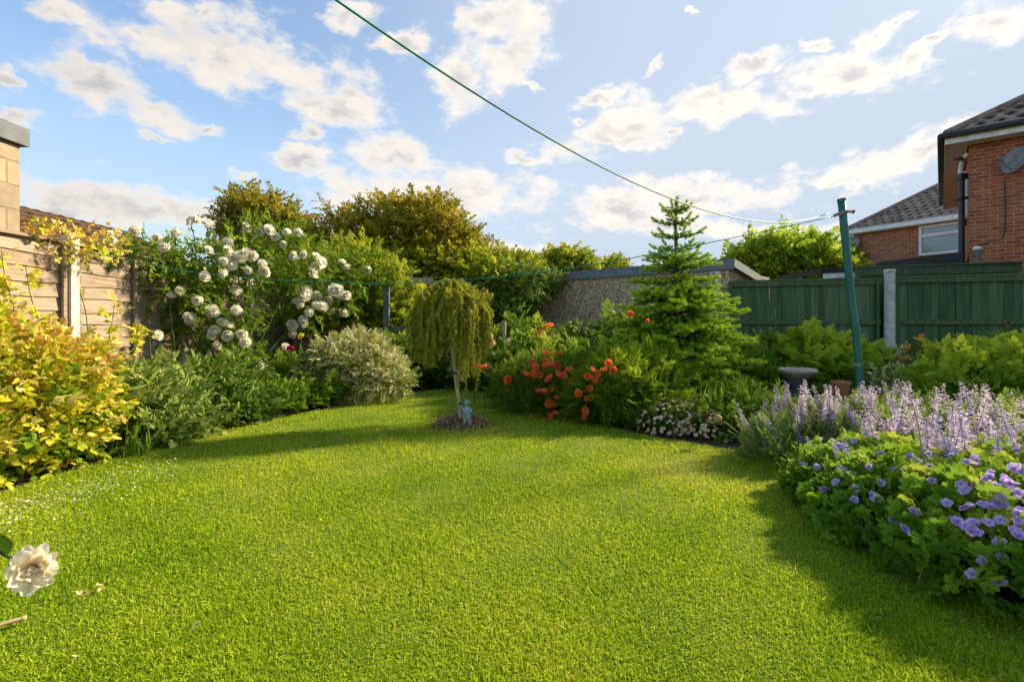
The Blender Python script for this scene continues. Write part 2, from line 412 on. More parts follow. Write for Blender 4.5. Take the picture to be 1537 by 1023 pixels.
tc = N('ShaderNodeTexCoord'); D = tc.outputs['Generated']
def VM(op, a, b=None, c=None, out=0):
    n = N('ShaderNodeVectorMath', operation=op)
    for i, x in enumerate((a, b, c)):
        if x is None: continue
        if isinstance(x, (tuple, list)): n.inputs[i].default_value = x
        else: L.new(x, n.inputs[i])
    return n.outputs[out]
def NZ(vec, s, det, rough=.55):
    n = N('ShaderNodeTexNoise'); n.inputs['Scale'].default_value = s; n.inputs['Detail'].default_value = det; n.inputs['Roughness'].default_value = rough; L.new(vec, n.inputs['Vector']); return n
# wind-stretched coordinates: clouds flatten towards the horizon
SD = VM('MULTIPLY', D, (1.0, 1.0, 1.7))
wob = NZ(SD, 5.5, 5)
wob2 = NZ(SD, 19, 5, .65)
dis = VM('MULTIPLY_ADD', wob.outputs['Color'], (.085, .085, .07), VM('ADD', D, (-.0425 - .028, -.0425 - .028, -.035 - .025)))
dis = VM('MULTIPLY_ADD', wob2.outputs['Color'], (.056, .056, .05), dis)
cur = None
for (px, py, rx, ry, tl, wt) in CLOUDS:
    c = skydir(px, py); tl = R(tl)
    a = skydir(px + rx * math.cos(tl) * .5, py + rx * math.sin(tl) * .5) - skydir(px - rx * math.cos(tl) * .5, py - rx * math.sin(tl) * .5)
    b = skydir(px + ry * math.sin(tl) * .5, py - ry * math.cos(tl) * .5) - skydir(px - ry * math.sin(tl) * .5, py + ry * math.cos(tl) * .5)
    ra = np.linalg.norm(a); A = a / ra; nn_ = nrm(np.cross(A, b)); B = np.cross(nn_, A); B = B * np.sign(np.dot(B, b)); rb = abs(np.dot(b, B)); Nn = np.cross(B, A)
    M = Matrix((A, Nn, B)).transposed()
    if M.determinant() < 0: M = Matrix((A, -Nn, B)).transposed()
    mp = N('ShaderNodeMapping', vector_type='TEXTURE')
    mp.inputs['Location'].default_value = [float(x) for x in c]; mp.inputs['Rotation'].default_value = M.to_euler()
    s = .98 * wt ** .5
    mp.inputs['Scale'].default_value = (float(ra * s), 1.0, float(rb * s))
    L.new(dis, mp.inputs['Vector'])
    ln = N('ShaderNodeVectorMath', operation='LENGTH'); L.new(mp.outputs[0], ln.inputs[0])
    cur = ln.outputs['Value'] if cur is None else MA('SMOOTH_MIN', cur, ln.outputs['Value'], .1)
base = MA('SUBTRACT', 1.0, cur)                      # >0 inside a cloud
n1 = NZ(SD, 14, 10, .62); n1s = NZ(VM('ADD', SD, tuple(float(x) for x in SUN * .02 + np.array([0, 0, .03]))), 14, 8, .58)
fb = MA('MULTIPLY_ADD', n1.outputs['Fac'], 3.0, -1.53)
den = MA('ADD', MA('MULTIPLY', base, 1.0), fb)
dm = N('ShaderNodeMapRange', interpolation_type='SMOOTHSTEP'); L.new(den, dm.inputs[0]); dm.inputs[1].default_value = -.30; dm.inputs[2].default_value = .62
cov = MA('MULTIPLY', dm.outputs[0], .93)
lit = MA('MULTIPLY_ADD', MA('SUBTRACT', n1.outputs['Fac'], n1s.outputs['Fac']), 4.5, .45, True)
thick = N('ShaderNodeMapRange', interpolation_type='SMOOTHSTEP'); L.new(den, thick.inputs[0]); thick.inputs[1].default_value = .1; thick.inputs[2].default_value = 1.05
thick = thick.outputs[0]
sd = VM('DOT_PRODUCT', D, tuple(float(x) for x in SUN), None, 1)
# NISHITA sky, clouds as a colour in the same units
sky = N('ShaderNodeTexSky', sky_type='NISHITA', sun_disc=False, sun_elevation=SEL, sun_rotation=SAZ)
sky.air_density = 1.15; sky.dust_density = 1.6; sky.ozone_density = 1.6; sky.altitude = 50
K = SKYK
shade = MA('MULTIPLY', thick, MA('SUBTRACT', 1.25, lit), None, True)
cr = ramp(nt, [(0, (1.10, 1.0, .87)), (.3, (.98, .90, .81)), (.65, (.80, .755, .72)), (1, (.66, .64, .65))], shade)
gl = N('ShaderNodeMapRange'); L.new(sd, gl.inputs[0]); gl.inputs[1].default_value = -.3; gl.inputs[2].default_value = 1.0; gl.inputs[3].default_value = .88; gl.inputs[4].default_value = 1.25
cc = VM('SCALE', cr.outputs[0]); cc.node.inputs['Scale'].default_value = 1.0; L.new(MA('MULTIPLY', gl.outputs[0], K), cc.node.inputs['Scale'])
# thin high veil, whiter towards the sun and the horizon
mixs = N('ShaderNodeMix', data_type='RGBA'); sdk = N('ShaderNodeMapRange', interpolation_type='SMOOTHSTEP'); L.new(sd, sdk.inputs[0]); sdk.inputs[1].default_value = -.1; sdk.inputs[2].default_value = .95; sdk.inputs[3].default_value = .70; sdk.inputs[4].default_value = .42
skd = VM('SCALE', VM('MULTIPLY', sky.outputs[0], (.90, .965, 1.0))); L.new(sdk.outputs[0], skd.node.inputs['Scale']); L.new(skd, mixs.inputs[6]); mixs.inputs[7].default_value = (K * .68, K * .79, K * .95, 1)
sx = N('ShaderNodeSeparateXYZ'); L.new(D, sx.inputs[0])
hz = N('ShaderNodeMapRange', interpolation_type='SMOOTHSTEP'); L.new(sx.outputs[2], hz.inputs[0]); hz.inputs[1].default_value = .5; hz.inputs[2].default_value = .0; hz.inputs[3].default_value = VEIL[0]; hz.inputs[4].default_value = VEIL[1]
sv = N('ShaderNodeMapRange', interpolation_type='SMOOTHSTEP'); L.new(sd, sv.inputs[0]); sv.inputs[1].default_value = .15; sv.inputs[2].default_value = .9; sv.inputs[3].default_value = 0; sv.inputs[4].default_value = .88
L.new(MA('ADD', hz.outputs[0], sv.outputs[0], None, True), mixs.inputs[0])
mix = N('ShaderNodeMix', data_type='RGBA'); L.new(cov, mix.inputs[0]); L.new(mixs.outputs[2], mix.inputs[6]); L.new(cc, mix.inputs[7])
bg = N('ShaderNodeBackground'); L.new(mix.outputs[2], bg.inputs[0]); bg.inputs[1].default_value = SKYS
L.new(bg.outputs[0], N('ShaderNodeOutputWorld').inputs[0])

# ================================================================== materials
M_ = {}
M_['soil'] = surf('soil', [(.3, (.028, .019, .012)), (.6, (.07, .048, .03)), (.85, (.12, .085, .055))], nscale=4, detail=10, bump=1, bdist=.04, bscale=14)
M_['stem'] = leafmat('green_stem', [(0, (.06, .10, .02)), (.6, (.10, .13, .03)), (1, (.16, .13, .05))], trans=0)
M_['bark'] = surf('bark', [(.3, (.06, .04, .028)), (.7, (.15, .11, .08))], scale=(1, 1, .3), nscale=14, bump=.8)
M_['oldwood'] = surf('weathered_fence_wood', [(.2, (.09, .06, .04)), (.42, (.20, .145, .098)), (.62, (.31, .235, .165)), (.9, (.42, .335, .25))], scale=(3, .55, 6.5), nscale=5, detail=9, rough=.85, bump=.5, bdist=.006)
M_['stake'] = surf('pale_stake_wood', [(.25, (.24, .18, .12)), (.55, (.42, .34, .25)), (.85, (.55, .47, .36))], scale=(8, 8, .6), nscale=6, rough=.85, bump=.4)
M_['concrete'] = surf('concrete', [(.25, (.36, .31, .25)), (.5, (.60, .54, .45)), (.8, (.80, .74, .64))], nscale=7, detail=12, rough=.95, bump=.6, bdist=.006, bscale=60)
M_['greenwood'] = surf('green_stained_boards', [(.2, (.016, .036, .010)), (.5, (.042, .085, .022)), (.72, (.075, .13, .04)), (.9, (.13, .17, .08))], scale=(6, 6, .5), nscale=4, detail=9, rough=.6, bump=.4, spec=.4)
M_['greenpaint'] = surf('green_post_paint', [(.25, (.004, .07, .055)), (.55, (.006, .125, .095)), (.9, (.03, .17, .13))], scale=(1, 1, .4), nscale=12, rough=.38, bump=.25, bdist=.002, spec=.5)
M_['wire'] = plain('green_line', (.01, .26, .15), .5)
M_['rust'] = surf('rusty_hook', [(.3, (.16, .08, .04)), (.7, (.42, .30, .20))], nscale=40, rough=.8)
M_['brick'] = brickmat('red_brick', (.62, .16, .05), (.38, .085, .035), (.48, .32, .20), stain=.35)
M_['brickfar'] = brickmat('red_brick_far', (.60, .19, .08), (.32, .08, .045), (.50, .33, .22), ms=.014, stain=.3)
M_['block'] = brickmat('buff_stone_block', (.46, .36, .235), (.36, .285, .19), (.30, .24, .17), bw=.42, bh=.27, ms=.014, stain=.35)
M_['rooftile'] = surf('brown_concrete_tile', [(.25, (.10, .065, .045)), (.5, (.21, .145, .105)), (.75, (.36, .27, .20))], nscale=9, detail=10, rough=.95, bump=.4)
M_['redtile'] = surf('red_brown_tile', [(.25, (.035, .019, .010)), (.5, (.072, .038, .020)), (.8, (.13, .08, .045))], nscale=5, detail=10, rough=.95, bump=.5)
M_['cream'] = plain('cream_paint', (.80, .74, .62), .6)
M_['white'] = plain('white_upvc', (.78, .78, .76), .35)
M_['black'] = plain('black_plastic', (.022, .022, .024), .45)
M_['felt'] = surf('black_felt', [(.3, (.022, .02, .02)), (.68, (.05, .048, .046)), (.74, (.10, .10, .095)), (.85, (.4, .4, .4))], scale=(1, 1, 3), nscale=5, detail=9, rough=.85, bump=.5)
M_['coping'] = surf('grey_coping', [(.3, (.11, .13, .145)), (.7, (.19, .21, .225))], nscale=5, rough=.7, bump=.3)
M_['pebble'] = pebblemat('pebbledash')
M_['greydish'] = surf('grey_dish', [(.35, (.16, .155, .15)), (.58, (.27, .26, .245)), (.8, (.34, .22, .15))], nscale=5, rough=.6)
M_['stonebowl'] = surf('weathered_stone', [(.3, (.28, .21, .16)), (.6, (.52, .43, .33)), (.85, (.72, .63, .52))], nscale=14, detail=10, rough=.95, bump=.7)
M_['darkstone'] = surf('dark_pedestal', [(.3, (.055, .055, .055)), (.8, (.13, .125, .12))], nscale=10, rough=.8, bump=.3)
M_['terracotta'] = surf('terracotta', [(.3, (.36, .14, .06)), (.8, (.52, .25, .13))], nscale=9, rough=.85)
M_['palestone'] = surf('pale_stone', [(.3, (.42, .38, .33)), (.8, (.66, .62, .56))], nscale=9, rough=.9, bump=.4)
m, g = newmat('window_glass'); b = g.nodes.new('ShaderNodeBsdfPrincipled'); b.inputs['Base Color'].default_value = (.18, .26, .28, 1); b.inputs['Roughness'].default_value = .08; b.inputs['Specular IOR Level'].default_value = .9
g.links.new(b.outputs[0], g.nodes.new('ShaderNodeOutputMaterial').inputs[0]); M_['glass'] = m
M_['figure'] = surf('blue_grey_statue', [(.35, (.08, .12, .15)), (.52, (.24, .33, .39)), (.66, (.65, .72, .75))], nscale=38, rough=.6, bump=.3)
M_['mulch'] = leafmat('dry_mulch', [(0, (.12, .065, .025)), (.5, (.30, .18, .085)), (1, (.52, .38, .20))], trans=0, rough=.9)
M_['straw'] = leafmat('dry_stalk', [(0, (.42, .28, .13)), (1, (.62, .45, .25))], trans=.1)
M_['redball'] = plain('red_glazed_ball', (.55, .015, .02), .08)
def V3(*a): return a
LEAF = dict(
 lawn=leafmat('lawn_blade', [(0, (.14, .25, .008)), (.3, (.28, .42, .012)), (.55, (.46, .56, .018)), (.8, (.63, .57, .06)), (1, (.66, .54, .18))], trans=.4, rough=.7, patch=.3, pscale=.9),
 gold=leafmat('golden_leaf', [(0, (.07, .16, .010)), (.3, (.20, .31, .015)), (.5, (.46, .48, .02)), (.75, (.76, .62, .05)), (.93, (.84, .72, .22)), (1, (.60, .34, .06))], trans=.35, patch=.2, pscale=3),
 mid=leafmat('mid_green_leaf', [(0, (.05, .11, .008)), (.5, (.12, .21, .012)), (.85, (.20, .30, .02)), (1, (.31, .38, .04))], trans=.35, patch=.15),
 dark=leafmat('dark_green_leaf', [(0, (.035, .08, .008)), (.5, (.085, .16, .014)), (1, (.19, .28, .03))], trans=.3, spec=.2, rough=.6),
 lime=leafmat('lime_leaf', [(0, (.10, .20, .012)), (.5, (.22, .36, .018)), (1, (.42, .50, .03))], trans=.42, patch=.15),
 yellowgreen=leafmat('yellow_green_leaf', [(0, (.10, .17, .010)), (.5, (.22, .30, .015)), (1, (.46, .46, .03))], trans=.4, patch=.2),
 russet=leafmat('russet_green_leaf', [(0, (.10, .14, .008)), (.4, (.25, .25, .014)), (.75, (.42, .34, .025)), (1, (.50, .32, .04))], trans=.35, patch=.3, pscale=1.2),
 grey=leafmat('grey_green_leaf', [(0, (.08, .15, .018)), (.5, (.18, .27, .04)), (1, (.36, .41, .10))], trans=.3, patch=.1),
 varieg=leafmat('variegated_leaf', [(0, (.08, .15, .015)), (.45, (.19, .26, .03)), (.65, (.50, .50, .16)), (1, (.86, .76, .44))], trans=.3),
 fir=leafmat('fir_needle', [(0, (.03, .09, .010)), (.3, (.08, .19, .012)), (.6, (.24, .40, .016)), (1, (.42, .58, .03))], trans=.25, rough=.4),
 larch=leafmat('larch_needle', [(0, (.13, .17, .014)), (.5, (.29, .34, .022)), (1, (.5, .47, .05))], trans=.35, patch=.15, pscale=6),
 geran=leafmat('geranium_leaf', [(0, (.06, .14, .010)), (.5, (.14, .27, .016)), (.9, (.27, .41, .03)), (1, (.42, .48, .05))], trans=.3, patch=.15, pscale=3),
 fern=leafmat('ferny_leaf', [(0, (.07, .15, .008)), (.5, (.17, .28, .012)), (1, (.34, .44, .02))], trans=.4),
)
PET = dict(
 rose=leafmat('white_rose_petal', [(0, (.97, .91, .72)), (1, (.99, .96, .85))], trans=.48, rough=.6),
 cream=leafmat('cream_petal', [(0, (.95, .62, .22)), (.3, (.97, .84, .58)), (1, (.98, .92, .78))], trans=.5, rough=.6),
 poppy=leafmat('orange_red_petal', [(0, (.60, .05, .008)), (.35, (.95, .16, .02)), (1, (1.0, .34, .12))], trans=.35, rough=.5),
 purple=leafmat('violet_petal', [(0, (.34, .12, .48)), (.3, (.50, .30, .72)), (.7, (.64, .45, .82)), (1, (.80, .66, .90))], trans=.35, rough=.6),
 mauve=leafmat('mauve_floret', [(0, (.42, .32, .48)), (.5, (.68, .56, .72)), (1, (.88, .78, .80))], trans=.35, rough=.7),
 pink=leafmat('pale_pink_petal', [(0, (.66, .22, .12)), (.5, (.92, .48, .32)), (1, (1.0, .80, .62))], trans=.3),
 crimson=leafmat('crimson_petal', [(0, (.35, .01, .04)), (1, (.62, .03, .12))], trans=.3),
 orange=leafmat('orange_petal', [(0, (.72, .22, .03)), (1, (.88, .42, .10))], trans=.35),
 brown=leafmat('dry_petal', [(0, (.36, .20, .07)), (1, (.70, .52, .28))], trans=.2),
 yellow=leafmat('yellow_petal', [(0, (.75, .50, .02)), (1, (.9, .75, .1))], trans=.3),
 dark=leafmat('flower_eye', [(0, (.03, .01, .02)), (1, (.08, .03, .05))], trans=0),
)
def LM(k): return [LEAF[k], M_['stem']]

# ================================================================== setting
def sheet(name, pts, z, mat, label, z2=None):
    t = T(); 
    bmv = [(x, y, z) for x, y in pts]
    me = bpy.data.meshes.new(name); import bmesh
    bm = bmesh.new(); vs = [bm.verts.new(p) for p in bmv]; f = bm.faces.new(vs); bmesh.ops.triangulate(bm, faces=[f]); bm.to_mesh(me); bm.free()
    me.materials.append(mat); o = bpy.data.objects.new(name, me); COL.objects.link(o); tag(o, label, None, None, 'structure'); return o
gt = T(); S_ = 400
ground = T(); ground.add([(-S_, -S_, 0), (S_, -S_, 0), (S_, S_, 0), (-S_, S_, 0)], [(0, 1, 2, 3)])
tag(mk('ground', ground, M_['soil']), 'dark soil of the flower beds running out to the distance', None, None, 'structure')
LAWN = [(-3.45, -3), (-3.4, 0), (-3.5, 2.0), (-3.45, 3.2), (-3.4, 4.26), (-3.15, 5.2), (-2.85, 6.1), (-2.42, 6.9), (-2.0, 7.5), (-1.65, 8.2), (-1.3, 8.75), (-.8, 8.8), (-.3, 8.2), (.15, 7.3), (.55, 6.4), (1.0, 5.65), (1.5, 5.0), (2.0, 4.6), (2.25, 4.3), (2.05, 3.9), (2.0, 3.5), (1.98, 3.1), (1.93, 2.7), (1.9, 2.3), (1.95, 2.0), (2.08, 1.7), (2.15, 1.3), (2.35, .8), (2.4, .2), (2.5, -3)]
lawnmat = surf('lawn_turf', [(.25, (.05, .085, .008)), (.5, (.11, .16, .012)), (.75, (.20, .21, .03))], nscale=3, detail=12, rough=.9, bump=1, bdist=.02, bscale=60)
sheet('lawn', LAWN, .012, lawnmat, 'mown green lawn sweeping between the two flower borders')
def inpoly(x, y, poly):
    c = np.zeros(len(x), bool); n = len(poly)
    for i in range(n):
        x1, y1 = poly[i]; x2, y2 = poly[(i + 1) % n]
        if y1 == y2: continue
        k = ((y1 > y) != (y2 > y)) & (x < (x2 - x1) * (y - y1) / (y2 - y1) + x1); c ^= k
    return c
# grass blades, thinner and closer set near the eye
NB = NBLADES
d = 1.35 * (9.2 / 1.35) ** (rng.random(NB * 2) ** 1.0)
x = U(-1.12, 1.12, NB * 2) * d; 
keep = (x > -3.6) & (x < 2.6) & inpoly(x, d, LAWN); x = x[keep][:NB]; d = d[keep][:NB]; n = len(x)
gr = T(); lean = rng.normal(size=(n, 2)) * .7; dirv = np.stack([lean[:, 0], lean[:, 1], np.ones(n)], 1)
ang = U(0, 6.28, n); hint = np.stack([np.cos(ang), np.sin(ang), np.zeros(n)], 1)
Rm = frames(dirv, hint); hgt = U(.010, .027, n) * np.where(rng.random(n) < .03, 1.6, 1) * (1 + .25 * np.sin(x * 5 + 1) * np.sin(d * 4.3)); wd = (.0009 + .00075 * d) * U(.8, 1.4, n)
bl = [blade(1.0, b_, 3) for b_ in (.25, .6, .95)]
ix = rng.integers(0, 3, n)
bl_ = sum(np.sin(x * a_ + d * b_ + c_) for a_, b_, c_ in U(-3.2, 3.2, (9, 3))) / 9 + .5 * sum(np.sin(x * a_ + d * b_ + c_) for a_, b_, c_ in U(-11, 11, (9, 3))) / 9
rr = rng.random(n) * .5 + .08 + .32 * bl_ + .35 * np.clip(bl_ - .28, 0, .5) + np.where(rng.random(n) < .06, .35, 0)
rr = np.where(rng.random(n) < .04, rng.random(n) * .2 - .1, rr)
for i in range(3):
    k = ix == i
    gr.inst(bl[i], np.stack([x[k], d[k], np.full(k.sum(), .008)], 1), Rm[k], np.stack([wd[k], hgt[k], hgt[k]], 1), rr[k])
tag(mk('grass', gr, LEAF['lawn']), 'short mown grass blades covering the lawn', 'grass', None, 'stuff')

# ================================================================== left timber fence
FX = -4.75
def slat(t, y0, y1, z, h, lean=.005):
    n = 14; ys = np.linspace(y0, y1, n + 1); V = []; ph = U(0, 6, 2)
    r = rng.random()
    for y in ys:
        e = .008 * math.sin(y * 3.1 + ph[0]) + .006 * math.sin(y * 8 + ph[1]); e2 = .004 * math.sin(y * 4 + ph[1])
        V += [(FX + .020 + lean, y, z + e), (FX + .008 + lean, y, z + e), (FX - .004, y, z + h + e2), (FX + .006, y, z + h + e2)]
    f = []
    for i in range(n):
        a = i * 4; b = a + 4
        for j in range(4): f.append((a + j, a + (j + 1) % 4, b + (j + 1) % 4, b + j))
    f += [(0, 3, 2, 1), (n * 4, n * 4 + 1, n * 4 + 2, n * 4 + 3)]
    t.add(V, f, 0, r)
lf = thing('timber_fence', 'weathered grey brown lap panel fence with concrete posts behind the roses', 'fence', (FX, 8.2, 0))
posts = [1.74 + 1.83 * i for i in range(7)]
for y in posts:
    t = T(); box(t, (FX + .035, y, 1.03), (.12, .1, 2.06)); box(t, (FX + .035, y, 2.075), (.07, .06, .03)); mk('post', t, M_['concrete'], lf)
for a, b in zip(posts[:-1], posts[1:]):
    t = T(); z = .28
    for i in range(12):
        slat(t, a + .06, b - .06, z, .165); z += .142
    mk('slat_panel', t, M_['oldwood'], lf)
    for y in (a + .085, (a + b) / 2, b - .085):
        t = T(); box(t, (FX + .052, y, 1.12), (.028, .045, 1.68), a=rng.random()); mk('batten', t, M_['oldwood'], lf)
    t = T(); box(t, (FX + .02, (a + b) / 2, 2.005), (.085, 1.70, .03), a=.2); mk('cap_rail', t, M_['oldwood'], lf)
    t = T(); box(t, (FX + .01, (a + b) / 2, .14), (.05, 1.72, .27)); mk('gravel_board', t, M_['concrete'], lf)
t = T(); 
bk = thing('timber_fence', 'dark end fence in shade under the overgrown climber', 'fence', (-3, 13.1, 0))
for i in range(14): box(t, (-4.6 + .28 * i + .14, 13.05, .95), (.27, .03, 1.9), a=rng.random())
mk('board_panel', t, M_['oldwood'], bk)

# block garage left with coping, and neighbour's roof
def wallbox(name, p0, p1, p2, z0, z1, mat, parent):
    """two walls p0-p1-p2 seen from outside plus the closing walls, UV in metres"""
    p0, p1, p2 = [np.array(p, float) for p in (p0, p1, p2)]; p3 = p0 + p2 - p1
    t = T(); q = [p0, p1, p2, p3]; V = []; UV = []; f = []; s = 0
    for i in range(4):
        a, b = q[i], q[(i + 1) % 4]; Ln = np.linalg.norm(b - a); k = len(V)
        V += [(*a, z0), (*b, z0), (*b, z1), (*a, z1)]; UV += [(s, z0), (s + Ln, z0), (s + Ln, z1), (s, z1)]; s += Ln; f.append((k, k + 1, k + 2, k + 3))
    k = len(V); V += [(*p, z1) for p in q]; UV += [(0, 0)] * 4; f.append((k, k + 1, k + 2, k + 3))
    t.add(V, f); return mk(name, t, mat, parent, uv=np.array(UV))
gb = thing('block_outbuilding', 'buff block outbuilding with grey coping rising above the left fence', 'building', (-7, 4, 0))
wallbox('wall', (-5.6, 1.2), (-5.6, 5.76), (-9.2, 5.76), 0, 3.16, M_['block'], gb)
t = T(); box(t, (-7.4, 3.48, 3.27), (3.72, 4.68, .2)); mk('coping', t, M_['coping'], gb)

def tiles(t, O, s, up, n, L0, K, ins0=1.0, ins1=1.0, row=.30, wav=.30, amp=.035, step=.035, m=0):
    """tiled slope: O eave corner, s along the eave, up the slope, n its normal; hips eat in from both ends"""
    O, s, up, n = [np.array(v, float) for v in (O, s, up, n)]
    rows = int(K / row) + 1; f = []; V = []; A = []
    for r in range(rows):
        u0, u1 = r * row, min((r + 1) * row, K)
        if u1 - u0 < .03: break
        cols = max(4, int(L0 / .05)); base = len(V); ph = (r % 2) * wav / 2
        for (uu, off) in ((u0, -.01), (u0, step), (u1 + .01, 0)):
            for c in range(cols + 1):
                x = np.clip(L0 * c / cols, uu * ins0, max(uu * ins0, L0 - uu * ins1))
                h = amp * (math.sin((x + ph) / wav * 2 * math.pi)); h = h if h > -.3 * amp else -.3 * amp
                tid = math.floor((x + ph) / wav)
                V.append(O + s * x + up * uu + n * (off + h)); A.append((math.sin(tid * 12.9 + r * 78.2) * 43758.5) % 1)
        W = cols + 1
        for k in range(2):
            for c in range(cols): f.append((base + k * W + c, base + k * W + c + 1, base + (k + 1) * W + c + 1, base + (k + 1) * W + c))
    t.add(V, f, m, A)
def hiproof(parent, C, u, v, Lu, Lv, ze, over, pitch, mat, rise=2.6, name='roof'):
    """hip roof over the corner C of walls running along u and v, eaves at ze"""
    C = np.array([*C, 0.0]); u = np.array([*u, 0.0]); v = np.array([*v, 0.0])
    det = u[0] * v[1] - u[1] * v[0]
    E = C - over * u - over * v; E[2] = ze; cp, sp = math.cos(pitch), math.sin(pitch); z = np.array([0, 0, 1.0])
    t = T(); K = rise / sp
    tiles(t, E, u, v * cp + z * sp, -v * sp + z * cp, Lu, K, cp, cp)
    tiles(t, E, v, u * cp + z * sp, -u * sp + z * cp, Lv, K, cp, cp)
    # far slopes, plain
    A_ = E + u * Lu; B_ = E + v * Lv; Dg = E + u * Lu + v * Lv
    t1 = E + (u + v) * K * cp + z * rise; t2 = A_ + (-u + v) * K * cp + z * rise; t3 = Dg - (u + v) * K * cp + z * rise; t4 = B_ + (u - v) * K * cp + z * rise
    t.add([A_, Dg, t3, t2], [(0, 1, 2, 3)], 0, .5); t.add([Dg, B_, t4, t3], [(0, 1, 2, 3)], 0, .5)
    t.add([t1, t2, t3, t4], [(0, 1, 2, 3)], 0, .5)
    r = mk(name, t, mat, parent)
    t = T(); hp = [E + (t1 - E) * q + z * .03 for q in np.linspace(0, 1, 12)]; tube(t, hp, .075, 8, a=.3); mk('hip_ridge', t, mat, r)
    return r, E
nr = thing('tiled_bungalow', 'low neighbouring building with red brown tiled roof beyond the left fence', 'building', (-9, 9, 0))
t = T(); z = np.array([0, 0, 1.0])
tiles(t, (-6.35, 13.6, 1.75), (0, -1, 0), nrm(np.array([-2.65, 0, 1.53])), nrm(np.array([1.53, 0, 2.65])), 11, 3.06, .60, 0, row=.25, amp=.012, wav=.25)
t.add([(-6.35, 13.6, 1.75), (-11.65, 13.6, 1.75), (-9, 11.8, 3.27)], [(0, 1, 2)], 0, .4); t.add([(-9, 11.8, 3.27), (-11.65, 13.6, 1.75), (-11.65, 2.6, 1.75), (-9, 2.6, 3.27)], [(0, 1, 2, 3)], 0, .4)
mk('roof', t, M_['redtile'], nr)
wallbox('wall', (-6.7, 2.7), (-6.7, 13.2), (-11.3, 13.2), 0, 1.85, M_['brick'], nr)

# ================================================================== garage (pebbledash) at the back
ga = thing('pebbledash_garage', 'low pebbledashed concrete garage with grey roof edge behind the fir', 'garage', (3, 12, 0))
g0 = np.array([4.47, 10.45]); gu = nrm(np.array([.96 - 4.47, 13.45 - 10.45])); gv = np.array([-gu[1], gu[0]]); gv = gv if gv[1] > 0 else -gv
gL = 6.2; gW = 3.2
wallbox('wall', g0 + gv * gW, g0, g0 + gu * gL, 0, 2.3, M_['pebble'], ga)
def fas(t, a, b, za, zb, h, th, mt=0):
    a3 = np.array([*a, za - h / 2]); b3 = np.array([*b, zb - h / 2]); seg(t, a3, b3, th, h, mt, .3)
t = T(); o_ = .05
fas(t, g0 - gv * o_ - gu * .12, g0 - gv * o_ + gu * gL, 2.47, 2.47, .21, .03); mk('fascia', t, M_['coping'], ga)
t = T(); fas(t, g0 - gu * .12 - gv * .05, g0 + gv * gW - gu * .12, 2.47, 2.12, .17, .03); mk('fascia', t, M_['coping'], ga)
t = T(); a = g0 - gu * .1 - gv * .03; b = g0 - gu * .1 + gv * gW; c = b + gu * gL; d_ = a + gu * gL
t.add([(*a, 2.455), (*b, 2.10), (*c, 2.10), (*d_, 2.455)], [(0, 1, 2, 3)]); mk('roof', t, M_['felt'], ga)
t = T(); p = g0 + gu * .25 - gv * .05; box(t, (p[0], p[1], 1.13), (.2, .1, 2.2), rot=math.atan2(gu[1], gu[0])); mk('corner_post', t, M_['concrete'], ga)
t = T(); p = g0 + gu * .27 - gv * .115; box(t, (p[0], p[1], 2.02), (.03, .02, .36), rot=math.atan2(gu[1], gu[0])); mk('bracket', t, M_['black'], ga)

# ================================================================== green fence at the back right
fu = np.array([math.cos(R(15)), -math.sin(R(15))]); fn = np.array([math.sin(R(15)), math.cos(R(15))]); f0 = np.array([7.1, 9.6])
FR = math.atan2(fu[1], fu[0])
gf = thing('board_fence', 'dark green close board fence with a round topped concrete post', 'fence', (7.1, 9.6, 0))
def fpt(s, o=0.0): return f0 + fu * s + fn * o
def greenpanel(s0, s1, top):
    t = T(); s = s0; k = 0
    while s < s1 - .02:
        wv = .125 + U(-.004, .004); wv = min(wv, s1 - s); c = fpt(s + wv / 2, .035 + .006 * (k % 2)); g_ = .012 if rng.random() < .14 else .001
        box(t, (c[0], c[1], top / 2 - .02), (wv - g_, .018, top - .04), rot=FR + .02, a=rng.random() * 1.6 - .2); s += wv; k += 1
    mk('board_panel', t, M_['greenwood'], gf)
    for zz, hh in ((top - .03, .1), (1.17, .085), (.35, .085)):
        t = T(); a, b = fpt(s0), fpt(s1); seg(t, (*a, zz), (*b, zz), .06, hh, 0, .5); mk('rail', t, M_['greenwood'], gf)
    t = T(); a, b = fpt(s0, .01), fpt(s1, .01); seg(t, (*a, top + .035), (*b, top + .035), .11, .025, 0, 1.2); mk('cap_rail', t, M_['greenwood'], gf)
greenpanel(-2.78, -.1, 1.97); greenpanel(.1, 3.1, 1.99); greenpanel(3.3, 6.2, 1.99)
t = T(); lathe(t, [(.088, 0), (.088, 2.09), (.095, 2.10), (.095, 2.14), (.085, 2.165), (0, 2.175)], (7.1, 9.52, 0), 20); mk('post', t, M_['concrete'], gf, smooth=False)
t = T(); c = fpt(3.2); box(t, (c[0], c[1] - .05, 1.03), (.12, .12, 2.1), rot=FR); mk('post', t, M_['concrete'], gf)
t = T(); c = fpt(-.16, -.02); box(t, (c[0], c[1], 1.0), (.05, .07, 1.9), rot=FR, a=.2); mk('fence_stile', t, M_['greenwood'], gf)
t = T(); c = fpt(.15, -.02); box(t, (c[0], c[1], 1.0), (.05, .07, 1.9), rot=FR, a=.2); mk('fence_stile', t, M_['greenwood'], gf)
t = T(); c = fpt(-2.76, -.02); box(t, (c[0], c[1], 1.0), (.07, .07, 1.92), rot=FR, a=.5); mk('fence_stile', t, M_['greenwood'], gf)

